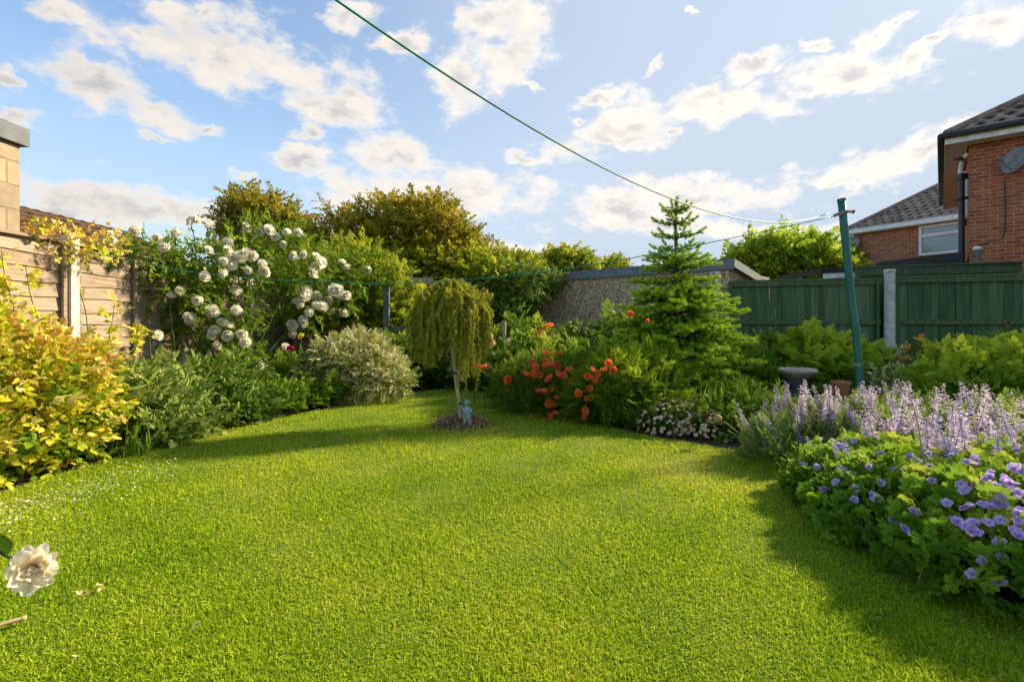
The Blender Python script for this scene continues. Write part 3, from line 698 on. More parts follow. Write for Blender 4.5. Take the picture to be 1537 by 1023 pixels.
# neighbour's green shed just behind the fence
sh = thing('garden_shed', 'low dark green shed roof edge showing over the right fence panels', 'shed', (8.4, 10, 0))
t = T(); a = fpt(-.35, .55); b = fpt(5.5, .42); c = fpt(5.5, 1.9 - 1.0); 
seg(t, (*fpt(-.35, .5), 2.17), (*fpt(2.35, .45), 2.19), .04, .16, 0, .1); mk('fascia_board', t, M_['greenwood'], sh)
t = T(); seg(t, (*fpt(-.45, .62), 2.268), (*fpt(2.35, .50), 2.285), .30, .025, 0, .6); mk('roof', t, M_['greenwood'], sh)
t = T(); seg(t, (*fpt(-.25, .66), 1.1), (*fpt(2.3, .56), 1.1), .2, 2.2, 0, .3); mk('wall', t, M_['greenwood'], sh)

# ================================================================== near brick house
u1 = np.array([.763, -.646]); v1 = np.array([.646, .763]); C1 = np.array([9.3, 10.3])
h1 = thing('brick_house', 'red brick house with dark tiled eaves at the right edge', 'house', (11, 11, 0))
wallbox('wall', C1 + v1 * 7, C1, C1 + u1 * 6, 0, 4.9, M_['brick'], h1)
rf, E1 = hiproof(h1, C1, u1, v1, 6.7, 7.7, 4.96, .36, R(33), M_['rooftile'], rise=2.0)
def along(C, u, v, s, o, z): q = C + u * s + v * o; return np.array([q[0], q[1], z])
o1 = .36
t = T(); seg(t, along(C1, u1, v1, -o1 + .01, -o1 - .005, 4.84), along(C1, u1, v1, 6.3, -o1 - .005, 4.84), .03, .16); seg(t, along(C1, u1, v1, -o1 - .005, -o1 - .02, 4.84), along(C1, u1, v1, -o1 - .005, 7.3, 4.84), .03, .16)
mk('fascia', t, M_['cream'], h1)
t = T(); seg(t, along(C1, u1, v1, -o1 + .02, -o1 / 2 - .01, 4.775), along(C1, u1, v1, 6.3, -o1 / 2 - .01, 4.775), .33, .02); seg(t, along(C1, u1, v1, -o1 / 2 - .01, 0, 4.777), along(C1, u1, v1, -o1 / 2 - .01, 7.3, 4.777), .33, .02)
mk('soffit', t, M_['cream'], h1)
t = T(); tube(t, [along(C1, u1, v1, -o1 - .06, -o1 - .07, 4.93), along(C1, u1, v1, 6.3, -o1 - .07, 4.93)], .062, 10); mk('gutter', t, M_['black'], h1, smooth=True)
t = T(); tube(t, [along(C1, u1, v1, -o1 - .075, -o1 - .07, 4.93), along(C1, u1, v1, -o1 - .075, 7.3, 4.93)], .062, 10); mk('gutter', t, M_['black'], h1, smooth=True)
dpt = T(); tube(dpt, curve([along(C1, u1, v1, -.11, .25, 4.2), along(C1, u1, v1, -.11, .25, 3.2), along(C1, u1, v1, -.11, .25, 2.4)], 4), .055, 10); box(dpt, along(C1, u1, v1, -.11, .25, 3.75), (.17, .17, .05)); box(dpt, along(C1, u1, v1, -.11, .25, 4.2), (.15, .15, .12)); mk('drainpipe', dpt, M_['black'], h1)
t = T(); tube(t, curve([along(C1, u1, v1, -.02, .06, 4.62), along(C1, u1, v1, -.1, .12, 4.5), along(C1, u1, v1, -.13, .22, 4.3), along(C1, u1, v1, -.12, .25, 4.1)], 6), .04, 8); mk('waste_pipe', t, M_['cream'], h1, smooth=True)
wn = T(); box(wn, along(C1, u1, v1, -.05, 1.35, 3.95), (.12, .9, 1.0), rot=math.atan2(v1[1], v1[0]) - R(90)); wno = mk('window', wn, M_['white'], h1)
t = T(); box(t, along(C1, u1, v1, -.115, 1.35, 3.95), (.012, .76, .86), rot=math.atan2(v1[1], v1[0]) - R(90)); mk('pane', t, M_['glass'], wno)
t = T(); box(t, along(C1, u1, v1, -.06, 1.35, 3.42), (.14, .96, .06), rot=math.atan2(v1[1], v1[0]) - R(90)); mk('sill', t, M_['terracotta'], wno)
t = T(); tube(t, curve([along(C1, u1, v1, .52, -.012, 3.95), along(C1, u1, v1, .53, -.015, 3.3), along(C1, u1, v1, .50, -.015, 2.85), along(C1, u1, v1, .30, -.015, 2.78), along(C1, u1, v1, .16, -.015, 2.72)], 5), .009, 5); mk('cable', t, M_['black'], h1)
# floodlight under the eave
fl = T(); box(fl, along(C1, u1, v1, -.16, -.02, 4.52), (.18, .12, .03), rot=.4, a=.2); seg(fl, along(C1, u1, v1, -.02, 0, 4.42), along(C1, u1, v1, -.14, -.02, 4.50), .03, .03)
tag(mk('floodlight', fl, M_['black']), 'small black security floodlight under the eave of the near brick house', 'light')
# vent cap low on the wall
vt = thing('vent_pipe', 'white capped grey vent pipe low on the near brick house', 'vent', along(C1, u1, v1, .12, -.07, 2.3))
t = T(); lathe(t, [(.03, 2.2), (.03, 2.5), (.055, 2.52), (.06, 2.6), (.06, 2.62)], along(C1, u1, v1, .12, -.07, 0), 14); mk('pipe', t, M_['greydish'], vt, smooth=True)
t = T(); lathe(t, [(.06, 2.62), (.075, 2.62), (.075, 2.66), (.045, 2.69), (0, 2.70)], along(C1, u1, v1, .12, -.07, 0), 14); mk('cap', t, M_['white'], vt, smooth=True)

def dish(name, label, c, aim, r, mount, arm=True):
    root = thing(name, label, 'satellite dish', c); aim = nrm(np.array(aim, float)); c = np.array(c, float)
    t = T(); prof = [(r * q, -.22 * r * (1 - q * q)) for q in (0, .25, .5, .75, 1)] ; prof += [(r * q, -.22 * r * (1 - q * q) - .012) for q in (1, .75, .5, .25, 0)]
    Fm = frames(np.array([np.cross(aim, [0, 0, 1.0])]), aim[None])[0]
    an = np.arange(24) * 2 * math.pi / 24; V = []; 
    for rr_, zz in prof:
        for q in an: V.append(c + Fm[:, 0] * rr_ * math.cos(q) * 1.08 + Fm[:, 1] * rr_ * math.sin(q) + aim * zz)
    f = [(i * 24 + j, i * 24 + (j + 1) % 24, (i + 1) * 24 + (j + 1) % 24, (i + 1) * 24 + j) for i in range(len(prof) - 1) for j in range(24)]
    t.add(V, f); mk('dish', t, M_['greydish'], root, smooth=True)
    if arm:
        t = T(); lo = c - np.array([0, 0, r * .95]); tip = c + aim * r * 1.15 - np.array([0, 0, r * .55]); seg(t, lo, tip, .02, .02); mk('arm', t, M_['greydish'], root)
        t = T(); tube(t, [tip - aim * .06 + np.array([0, 0, .0]), tip + aim * .02 + np.array([0, 0, .05]), tip + aim * .03 + np.array([0, 0, .11])], .028, 8); mk('receiver', t, M_['greydish'], root)
    t = T(); seg(t, c - aim * .1, mount, .04, .04); box(t, mount, (.09, .09, .16)); mk('bracket', t, M_['black'], root)
dc = along(C1, u1, v1, .62, -.30, 4.27)
dish('satellite_dish', 'grey satellite dish with arm on the near brick house wall', dc, (-.95, -.12, .28), .24, along(C1, u1, v1, .55, -.03, 4.22))

# black felt flat roof extension in front of the far house
ex = thing('flat_roof_extension', 'black felt edged flat roof extension against the near brick house', 'extension', (9.5, 11.9, 0))
ex0 = np.array([9.22, 10.34]); ex1 = np.array([8.78, 12.15]); ex2 = np.array([10.6, 14.0])
t = T(); seg(t, (*ex0, 2.475), (*ex1, 2.475), .05, .27); seg(t, (*ex1, 2.475), (*ex2, 2.475), .05, .27); mk('fascia', t, M_['felt'], ex)
t = T(); t.add([(ex0[0], ex0[1], 2.60), (11.6, 13.1, 2.60), (*ex2, 2.60), (*ex1, 2.60)], [(0, 1, 2, 3)]); mk('roof', t, M_['felt'], ex)
t = T(); t.add([(ex0[0] + .08, ex0[1], 0), (ex1[0] + .08, ex1[1], 0), (ex1[0] + .08, ex1[1], 2.35), (ex0[0] + .08, ex0[1], 2.35)], [(0, 1, 2, 3)]); t.add([(ex1[0] + .08, ex1[1], 0), (ex2[0], ex2[1] - .05, 0), (ex2[0], ex2[1] - .05, 2.35), (ex1[0] + .08, ex1[1], 2.35)], [(0, 1, 2, 3)])
mk('wall', t, M_['cream'], ex)
ob = thing('flat_roof_outbuilding', 'small brick outbuilding with black roof edge and cream band beside the pole', 'outbuilding', (8.2, 13, 0))
wallbox('wall', (7.85, 14.6), (7.78, 12.6), (8.72, 12.45), 0, 2.28, M_['brickfar'], ob)
t = T(); seg(t, (7.70, 12.56, 2.45), (8.74, 12.36, 2.49), .05, .13); seg(t, (7.70, 12.56, 2.45), (7.78, 14.6, 2.45), .05, .13); mk('fascia', t, M_['felt'], ob)
t = T(); seg(t, (7.74, 12.58, 2.32), (8.74, 12.40, 2.36), .05, .12); mk('cream_band', t, M_['cream'], ob)
t = T(); t.add([(7.72, 12.6, 2.5), (8.74, 12.4, 2.53), (8.8, 14.4, 2.53), (7.8, 14.6, 2.5)], [(0, 1, 2, 3)]); mk('roof', t, M_['felt'], ob)

# far house
u2 = np.array([.51, -.86]); v2 = np.array([.86, .51]); C2 = np.array([13.95, 20.7])
h2 = thing('brick_house', 'far red brick house with hipped brown tile roof and white window', 'house', (16, 20, 0))
wallbox('wall', C2 + v2 * 7, C2, C2 + u2 * 8, 0, 4.85, M_['brickfar'], h2)
hiproof(h2, C2, u2, v2, 8.6, 7.6, 4.9, .3, R(35), M_['rooftile'], rise=2.45)
t = T(); seg(t, along(C2, u2, v2, -.32, -.32, 4.85), along(C2, u2, v2, 8, -.32, 4.85), .05, .16); mk('fascia', t, M_['white'], h2)
t = T(); seg(t, along(C2, u2, v2, -.3, -.15, 4.76), along(C2, u2, v2, 8, -.15, 4.76), .3, .02); mk('soffit', t, M_['cream'], h2)
wr = math.atan2(u2[1], u2[0])
wt = T()
for (s_, z_, a_, b_) in ((3.35, 4.68, 2.2, .09), (3.35, 4.36, 2.1, .09), (3.35, 3.68, 2.2, .09), (2.30, 4.18, .09, .92), (4.40, 4.18, .09, .92)): box(wt, along(C2, u2, v2, s_, -.03, z_), (a_, .09, b_), rot=wr)
wo = mk('window', wt, M_['white'], h2)
t = T(); box(t, along(C2, u2, v2, 3.35, -.012, 4.18), (2.05, .02, .95), rot=wr); mk('pane', t, M_['glass'], wo)
t = T(); tube(t, [along(C2, u2, v2, .28, -.05, 4.1), along(C2, u2, v2, .28, -.05, 2.2)], .035, 6); mk('drainpipe', t, M_['terracotta'], h2)
dc = along(C2, u2, v2, .12, -.35, 4.42)
dish('satellite_dish', 'small dark satellite dish on the corner of the far brick house', dc, (-.45, -.8, .3), .27, along(C2, u2, v2, .2, -.03, 4.4))

# ================================================================== clothes post and lines
pole = thing('clothes_post', 'leaning green metal clothes post with rusty cross hook at its top', 'clothes post', (3.57, 5.14, 0))
ptop = P(1263, 300, 5.14); pb_ = np.array([3.58, 5.14, 0.0]); pd = nrm(ptop - pb_)
t = T(); k = [pb_ + (ptop - pb_) * q for q in np.linspace(0, 1, 10)]; k[3] = k[3] + np.array([.012, 0, 0]); k[4] = k[4] + np.array([.015, 0, 0]); tube(t, k, .037, 16); mk('pole', t, M_['greenpaint'], pole, smooth=True)
t = T(); tube(t, [ptop - pd * .02, ptop + pd * .012], .040, 16); tube(t, [ptop - pd * .32 , ptop - pd * .29], .041, 16); mk('cap', t, M_['greenpaint'], pole)
hk = ptop - pd * .13
t = T(); tube(t, curve([hk + [-.09, 0, -.035], hk + [-.06, -.01, -.02], hk + [0, -.04, 0], hk + [.07, -.01, .012], hk + [.11, 0, .01]], 4), [.016] * 16 + [.022], 8); mk('cross_hook', t, M_['rust'], pole)
t = T(); q = pb_ + (ptop - pb_) * .30; tube(t, [q, q + pd * .03], .0385, 16); mk('rust_ring', t, M_['rust'], pole)
tt = np.linspace(0, 1.45, 60); l1 = np.stack([3.22 - 3.86 * tt, 5.14 - 3.54 * tt, 2.27 - 1.44 * tt + 1.4 * tt ** 2 - .0 * tt], 1)
t = T(); tube(t, l1, .0042, 6); tag(mk('clothesline', t, M_['wire'], smooth=True), 'green clothesline crossing the sky from the post to upper left', 'clothesline')
l2p = [P(1250, 325, 5.14), P(1100, 357, 5.15), P(960, 385, 5.17), P(860, 402, 5.2), P(760, 414, 5.2), P(660, 422, 5.22), P(580, 425.5, 5.25), P(450, 422, 5.3), P(340, 414, 5.3), P(240, 400, 5.33), P(150, 382, 5.36), P(118, 376, 5.38)]
t = T(); tube(t, curve(l2p, 6), .0048, 6); tag(mk('clothesline', t, M_['wire'], smooth=True), 'lower green clothesline strung across the garden in front of the roses', 'clothesline')
# ================================================================== sprig kinds
def kinds(k, **kw): return [sprig(**kw) for _ in range(k)]
S_oval = kinds(5, n=6, lf=.34, w=.27, ang=50, curl=.3)
S_mix = kinds(3, n=5, lf=.42, w=.3, ang=55, curl=.3, spread3d=.5, jitter=.5) + kinds(2, n=4, lf=.7, w=.14, ang=35, curl=.4) + kinds(2, n=8, lf=.22, w=.34, ang=60, simple=True, spread3d=.6) + kinds(1, n=3, lf=.7, w=.36, ang=60)
S_gold = kinds(6, n=4, lf=.40, w=.36, ang=58, curl=.2, spread3d=.5, jitter=.45)
S_small = kinds(5, n=9, lf=.22, w=.30, ang=55, simple=True)
S_rose = kinds(5, n=6, lf=.30, w=.33, ang=60, curl=.1, spread3d=.4)
S_big = kinds(5, n=4, lf=.60, w=.34, ang=58, curl=.25, bend=.25)
S_narrow = kinds(5, n=10, lf=.34, w=.11, ang=42, simple=True)
S_far = kinds(5, n=6, lf=.34, w=.30, ang=55, simple=True, jitter=.5, spread3d=.5)
S_fern = kinds(5, n=12, lf=.34, w=.10, ang=55, simple=True, curl=0, bend=.25, jitter=.12, spread3d=.1)
LOB = lobed()
S_geran = []
for i in range(5):
    S_geran.append(sprig(n=2, lf=.75, ang=60, lt=LOB, curl=.2, jitter=.5, spread3d=.4, taper=.1))
def petal(w=.42, cup=.25, curl=.2, m=0):
    t = T(); V = []; A = []
    for i, y in enumerate((0, .35, .7, 1.0)):
        ww = w * (.25, .85, 1.0, .6)[i]
        for j, x in enumerate((-1, 0, 1)):
            z = cup * y * y * .6 + (abs(x) * cup * .5 * y) - (curl if i == 3 else 0) * .6
            V.append((x * ww, y - (.08 if (i == 3 and j != 1) else 0), z)); A.append(y * .8)
    f = [(i * 3 + j, i * 3 + j + 1, i * 3 + j + 4, i * 3 + j + 3) for i in range(3) for j in range(2)]
    t.add(V, f, m, A); return t
def ring(t, pt, n, elev, s, z0=0, ph=0, r0=0, jit=.1, moff=0):
    a = ph + np.arange(n) * 2 * math.pi / n + rng.normal(size=n) * jit; e = elev + rng.normal(size=n) * jit
    d = np.stack([np.cos(a) * np.cos(e), np.sin(a) * np.cos(e), np.sin(e)], 1)
    h = np.stack([-np.cos(a) * np.sin(e), -np.sin(a) * np.sin(e), np.cos(e)], 1)
    p = np.stack([np.cos(a) * r0, np.sin(a) * r0, np.full(n, z0)], 1)
    t.inst(pt, p, frames(d, h), U(.88, 1.1, n) * s, rng.random(n) * .2, moff)
def rosebloom(o_=0.0):
    t = T(); p = petal(.55, .55, .25)
    ring(t, p, 8 if o_ < .2 else 6, -.15 - o_, .9, .1, 0, .05); ring(t, p, 8, .3, .95, .08, .4, .05); ring(t, p, 8, .75, .92, .08, .2, .05)
    ring(t, p, 7, 1.1, .88, .1, .1, .04); ring(t, p, 6, 1.35, .84, .1, .5, .08); ring(t, p, 4, 1.5, .78, .1, .2, .03)
    return t
def mesh_of(name, t, mats):
    o = mk(name, t, mats); d = o.data; bpy.data.objects.remove(o); return d
D_rose = [mesh_of('bloom', rosebloom(q_), [PET['rose'], M_['stem']]) for q_ in (0, .3, -.3, .5, .1, -.5)]
def bud(k=5):
    t = T(); p = petal(.5, .7, 0); ring(t, p, k, 1.2, .8, 0, 0, .1); ring(t, p, k, 1.45, .8, 0, .5, .05); return t
D_bud = mesh_of('bud', bud(), [PET['rose']])
def flat5(n=5, w=.5, elev=.25, eye=True, cup=.15):
    t = T(); p = petal(w, cup, .05); ring(t, p, n, elev, 1.0, 0, U(0, 1), .02, .06)
    ring(t, p, n, elev + .35, .75, .02, U(0, 1), .02, .1)
    if eye: e = petal(.5, .1, 0); ring(t, e, 6, .7, eye, .05, 0, .02, .1, moff=1)
    return t
D_poppy = [mesh_of('bloom', flat5(7, .55, .5, .18, .45), [PET['poppy'], PET['dark']]) for _ in range(4)]
D_viol = [mesh_of('bloom', flat5(5, .46, e_, .09), [PET['purple'], PET['dark']]) for e_ in (.2, .45, .05)]
D_pom = mesh_of('bloom', rosebloom(), [PET['pink']])
D_orange = mesh_of('bloom', flat5(5, .4, .9, .2, .5), [PET['orange'], PET['dark']])
D_crim = mesh_of('bloom', bud(), [PET['crimson']])
D_yel = mesh_of('bloom', flat5(5, .4, .5, False), [PET['yellow']])

def hit(px, py, ells, dflt, out=1.0):
    """first point where the sight line through a photo pixel meets a plant's outer surface"""
    v = np.array([(px - CX) / F, 1.0, (485 - py) / F]); o = np.array([0, 0, H]); best = None
    for e in ells:
        e = np.array(e, float); r = e[3:6] * out; a = v / r; b = (o - e[:3]) / r
        A = a @ a; B = 2 * a @ b; Cc = b @ b - 1; q = B * B - 4 * A * Cc
        if q > 0:
            s = (-B - math.sqrt(q)) / 2 / A
            if s > .3 and (best is None or s < best): best = s
    return o + v * (best if best else dflt)
def face(p, up=.5, jit=.35):
    d = nrm(nrm(np.array([0, 0, H]) - np.asarray(p)) + np.array([0, 0, up]) + SUN * .25 + rng.normal(size=3) * jit)
    f = frames(np.array([np.cross(d, [.3, .2, 1])]), d[None])[0]
    return f
def E(px, py, d, rx, ry, rz): return (*P(px, py, d), rx, ry, rz)

# ================================================================== left border
shrub('golden_shrub', 'large golden yellow leaved shrub spilling onto the lawn at the left edge', 'shrub', (-4.0, 3.9, 0),
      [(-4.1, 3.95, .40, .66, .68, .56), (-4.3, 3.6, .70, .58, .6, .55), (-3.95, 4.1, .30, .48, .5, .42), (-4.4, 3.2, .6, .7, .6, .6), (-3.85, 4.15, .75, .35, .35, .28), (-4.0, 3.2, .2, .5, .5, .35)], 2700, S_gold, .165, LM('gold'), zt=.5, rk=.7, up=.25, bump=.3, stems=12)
gs = bpy.data.objects['golden_shrub']
def shoots(parent, list_, sprs, size, mats, name='shoot', n=14, rad=.006, tint=.2):
    for pts in list_:
        c = curve(pts, 6); t = T(); tube(t, c, np.linspace(rad, rad * .4, len(c)), 5, 1)
        k = n; ii = np.linspace(len(c) * .3, len(c) - 1, k).astype(int); tg = nrm(np.gradient(c, axis=0))[ii]
        dd = nrm(tg * .5 + rng.normal(size=(k, 3)) * .7); t_i = rng.integers(0, len(sprs), k)
        for j in range(k): t.inst(sprs[t_i[j]], c[ii[j]][None], frames(dd[j][None], np.array([[0, 0, 1.0]])), np.array([U(.7, 1.2) * size]), np.array([tint + U(-.1, .25)]))
        mk(name, t, mats, parent)
shoots(gs, [[(-3.9, 4.0, .6), P(150, 540, 4.4), P(165, 500, 4.6), P(172, 455, 4.7)], [(-4, 3.8, .7), P(60, 520, 4.4), P(45, 440, 4.5), P(38, 400, 4.5)], [(-4, 3.8, .7), P(20, 480, 4.3), P(8, 420, 4.3), P(2, 375, 4.3)],
            [(-3.9, 4.2, .6), P(190, 540, 4.6), P(205, 500, 4.8), P(208, 485, 4.9)], [(-4, 3.9, .7), P(95, 560, 4.3), P(85, 515, 4.4), P(70, 480, 4.4)]], S_gold, .13, LM('gold'), n=16, tint=.45)
gc = thing('golden_climber', 'yellow and bronze leaved climber draped over the top of the near fence post', 'climber', (-4.68, 5.4, 0))
shoots(gc, [[(-4.62, 5.5, .2), (-4.62, 5.5, 1.2), P(105, 400, 5.4), P(110, 365, 5.35)]], S_gold, .1, LM('gold'), name='stem', n=6)
shrub('x', '', '', (0, 0, 0), [E(95, 366, 5.3, .13, .3, .1), E(130, 360, 5.45, .2, .3, .09), E(160, 362, 5.6, .12, .3, .07), E(128, 380, 5.3, .12, .15, .06)], 75, S_gold, .12, LM('gold'), parent=gc, stems=0, zt=.3)

shrub('border_shrub', 'grey green bushy perennial between the golden shrub and the rose', 'shrub', (-3.75, 4.95, 0),
      [(-3.65, 4.9, .22, .4, .4, .34), (-3.75, 5.3, .25, .4, .35, .32), (-3.4, 5.1, .1, .35, .4, .22)], 1000, S_mix, .17, LM('grey'), up=.7, zt=.3, bump=.5, jit=.8)
shrub('border_shrub', 'dark leafy plant at the foot of the fence under the white rose', 'shrub', (-3.75, 6.0, 0),
      [(-3.8, 5.9, .15, .45, .5, .33), (-3.7, 6.6, .1, .45, .45, .3), (-3.3, 5.9, .05, .35, .4, .22)], 1200, S_mix, .19, LM('dark'), up=.6, zt=.5, bump=.5, jit=.8)
shrub('border_plant', 'bright green low leafy plant along the lawn edge left of the variegated bush', 'plant', (-2.9, 6.9, 0),
      [(-3.0, 6.6, .05, .3, .4, .2), (-2.75, 7.1, .08, .3, .35, .2), (-3.4, 7.2, .08, .4, .35, .26), (-3.1, 7.7, .2, .5, .3, .32)], 1150, S_mix, .16, LM('mid'), up=.7, zt=.5, bump=.5, jit=.8)
def tuft(name, label, cat, base, n, ln, w, mats, spread=.6, rad=.12, group=None, bend=.6, part='leaves'):
    root = thing(name, label, cat, base, group); t = T(); a = U(0, 6.28, n); rr_ = U(0, rad, n)
    p = np.stack([base[0] + np.cos(a) * rr_, base[1] + np.sin(a) * rr_, np.zeros(n)], 1); a2 = a + rng.normal(size=n) * .4
    d = np.stack([np.cos(a2) * spread * U(.2, 1, n), np.sin(a2) * spread * U(.2, 1, n), np.ones(n)], 1)
    h = np.stack([np.cos(a2), np.sin(a2), np.full(n, .01)], 1) * -1
    for b_ in (0, 1, 2):
        k = np.arange(n) % 3 == b_; s = U(.6, 1.1, k.sum()) * ln
        t.inst(blade(w / ln, bend * (.5, 1, 1.5)[b_], 5), p[k], frames(d[k], -h[k]), s, rng.random(k.sum()) * .8)
    mk(part, t, mats, root); return root
for (px, py, n_, ln_) in ((225, 672, 40, .42), (262, 650, 36, .4), (205, 690, 26, .3), (300, 640, 30, .35)):
    q = G(px, py); tuft('strap_leaf_plant', {225: 'arching grassy clump at the lawn edge, longest leaved of the left border', 262: 'grassy clump beside the dark leafy plant under the rose', 205: 'small grassy clump right against the golden shrub', 300: 'grassy clump furthest along the left border towards the variegated bush'}[px], 'plant', (q[0] - .1, q[1] + .1, 0), n_, ln_, .011, LM('mid'), spread=.8, group='grassy clumps in the left border')

# climbing rose
RE = [E(290, 405, 7.0, .42, .35, .33), E(262, 440, 6.8, .38, .28, .3), E(350, 400, 7.5, .52, .4, .34), E(335, 475, 7.3, .42, .3, .36), E(425, 395, 8.3, .62, .45, .38), E(485, 425, 9.1, .62, .4, .5),
      E(395, 352, 8.1, .5, .3, .22), E(380, 560, 7.1, .2, .18, .3), E(445, 465, 8.6, .36, .25, .36), E(300, 500, 7.1, .3, .2, .3), E(360, 520, 7.2, .25, .2, .25), E(230, 385, 6.4, .3, .2, .12), E(540, 410, 9.8, .45, .3, .35)]
rs = shrub('climbing_rose', 'tall climbing rose covered in double white blooms against the timber fence', 'rose', (-4.1, 7.4, 0), RE, 2100, S_rose, .17, LM('mid'), up=.1, bump=.36, inner=.3, stems=16, stem_r=.014, jit=.7, zt=.25, lo=.35)
BL = [(280,329),(292,328),(236,357),(248,373,1.1),(263,351),(255,352,.7),(311,339,1),(211,344,.6),(202,346),(165,353),(175,352),(168,362),(368,342),(388,348),(403,347),(413,357),(430,351),(446,350),(456,358),(425,367,.8),(341,365),(340,377),(313,376),(345,395,1.35),(360,387,1.2),(368,380,1.3),(378,385),(335,392),(306,415),(305,404,.6),(333,410,.8),(372,405,.8),(393,398),(399,406,1.1),(440,384),(443,391),(454,382),(474,387),(478,395,1.1),(466,405,1.1),(470,417,1.1),(485,424,.8),(512,395,.8),(519,402),(550,406),(353,438),(354,468),(296,450,1.1),(268,438,.9),(256,447,.9),(283,478,1.1),(283,486,1),(315,466,1.1),(319,470,1),(333,484,1),(344,491,.9),(322,499,1.1),(317,503,.9),(341,505,.95),(323,520,.9),(364,502,.9),(368,514,1),(356,527,.7),(234,503,1),(457,439,1.1),(456,447,1),(444,454,.8),(454,461,.9),(475,445,1),(464,470,.8),(474,458,1),(481,462,1.1),(492,452,1),(491,439,1),(503,435,1.2),(499,470,.9),(513,444,1),(519,445,.9),(515,472,.9),(454,480),(439,488),(457,488,.8),(440,502,.9),(427,521,.8),(387,544),(388,552),(373,561,.9),(383,571),(362,574,.95),(380,581,1),(371,589),(383,596,1.05)]
for i, b in enumerate(BL):
    dd = float(np.interp(b[0], [165, 240, 300, 350, 400, 450, 500, 550], [5.75, 6.4, 6.8, 7.2, 7.8, 8.4, 8.9, 9.6]))
    p = hit(b[0], b[1], [(e[0], e[1], e[2], e[3] + .08, e[4] + .08, e[5] + .08) for e in RE], dd); s = (b[2] if len(b) > 2 else .95)
    if abs(p[1] - dd) > .9: p = P(b[0], b[1], dd)
    if b[1] > 535: p = P(b[0], b[1], 6.65 + (596 - b[1]) * .006)
    child(D_rose[int(rng.integers(0, 6))] if s > .75 else D_bud, 'bloom', rs, p + np.array([0, 0, 0]), face(p, .35, .4), 9.0 / 760 * p[1] * s * U(.75, 1.15))
t = T()
for (px, py) in ((285, 331), (311, 341), (263, 354), (236, 360), (211, 346), (202, 348), (170, 362), (306, 406)):
    d_ = float(np.interp(px, [165, 240, 300, 350], [5.75, 6.4, 6.8, 7.2])); e_ = P(px, py, d_); b_ = P(px + U(-14, 18), py + 62, d_ + .2)
    c = curve([b_, (e_ + b_) / 2 + np.array([.03, 0, 0]), e_], 6); tube(t, c, .006, 5, 1)
    k = 6; ii = np.linspace(1, len(c) - 2, k).astype(int); t.inst(S_rose[0], c[ii], frames(nrm(rng.normal(size=(k, 3)) + [0, 0, .6])), np.full(k, .12))
for (px, py, d_) in ((222, 520, 6.4), (257, 520, 6.6), (262, 560, 6.6)):
    tube(t, curve([P(px + 8, 620, d_), P(px + 3, py, d_), P(px - 2, py - 60, d_)], 5), .008, 5, 1)
mk('shoot', t, LM('mid'), rs)

# crimson bud on a cane
cb = thing('rose_bud', 'single crimson closed rose bud on a thin cane left of the variegated bush', 'flower', (*P(440, 600, 7.7)[:2], 0))
t = T(); tube(t, curve([(*P(446, 600, 7.7)[:2], 0.0), P(443, 560, 7.7), P(437, 530, 7.7)], 5), .009, 6, 1); mk('stem', t, LM('mid'), cb)
child(D_crim, 'bloom', cb, P(436, 530, 7.7), None, .13)
yl = thing('yellow_lily', 'yellow and orange flowers low in front of the fence under the rose', 'flower', (*P(415, 600, 7.7)[:2], 0))
t = T()
for i, (px, py, mm) in enumerate(((407, 560, 0), (413, 557, 0), (421, 572, 1), (420, 590, 1), (452, 505, 0))):
    e_ = P(px, py, 7.6); tube(t, [(e_[0], e_[1] + .05, 0), e_], .005, 5, 1); child(D_orange if mm else D_yel, 'bloom', yl, e_, face(e_), .06)
mk('stem', t, LM('mid'), yl)
# variegated bush
VE = [(-2.45, 7.75, .36, .66, .5, .48), (-2.05, 7.55, .28, .44, .42, .40), (-2.85, 7.6, .22, .45, .4, .34), (-2.4, 7.9, .66, .4, .35, .28)]
shrub('variegated_bush', 'rounded bush with cream variegated leaves and tiny white flowers by the lawn', 'shrub', (-2.4, 7.7, 0), VE, 2900, S_narrow, .15, LM('varieg'), up=.2, droop=.2, bump=.25, zt=.35, rk=.75)
# post and shed
t = T(); q = P(580, 500, 9.6); box(t, (q[0], q[1], .90), (.11, .09, 1.8)); box(t, (q[0], q[1], 1.81), (.13, .11, .04)); box(t, (q[0] + .5, q[1] + .05, 1.05), (1.0, .04, .08)); box(t, (q[0] + .5, q[1] + .05, .8), (1.0, .04, .08))
tag(mk('arch_post', t, surf('grey_green_timber', [(.3, (.05, .07, .065)), (.7, (.12, .145, .13))], nscale=6, rough=.8, bump=.3)), 'slim grey green timber post with side rails left of the weeping tree', 'post')
sd_ = thing('garden_shed', 'dark timber shed almost hidden by greenery behind the weeping tree', 'shed', (-2.2, 12.4, 0))
t = T(); box(t, (-2.4, 12.5, 1.0), (2.6, .9, 2.0), a=.1); mk('wall', t, surf('dark_shed_wall', [(.3, (.02, .016, .012)), (.7, (.05, .038, .028))], nscale=5, bump=.4), sd_)
t = T(); box(t, (-2.4, 12.45, 2.08), (2.9, 1.2, .06)); box(t, (-2.3, 11.86, 2.16), (.9, .05, .12), rot=.03, a=.4); mk('roof', t, M_['stake'], sd_)

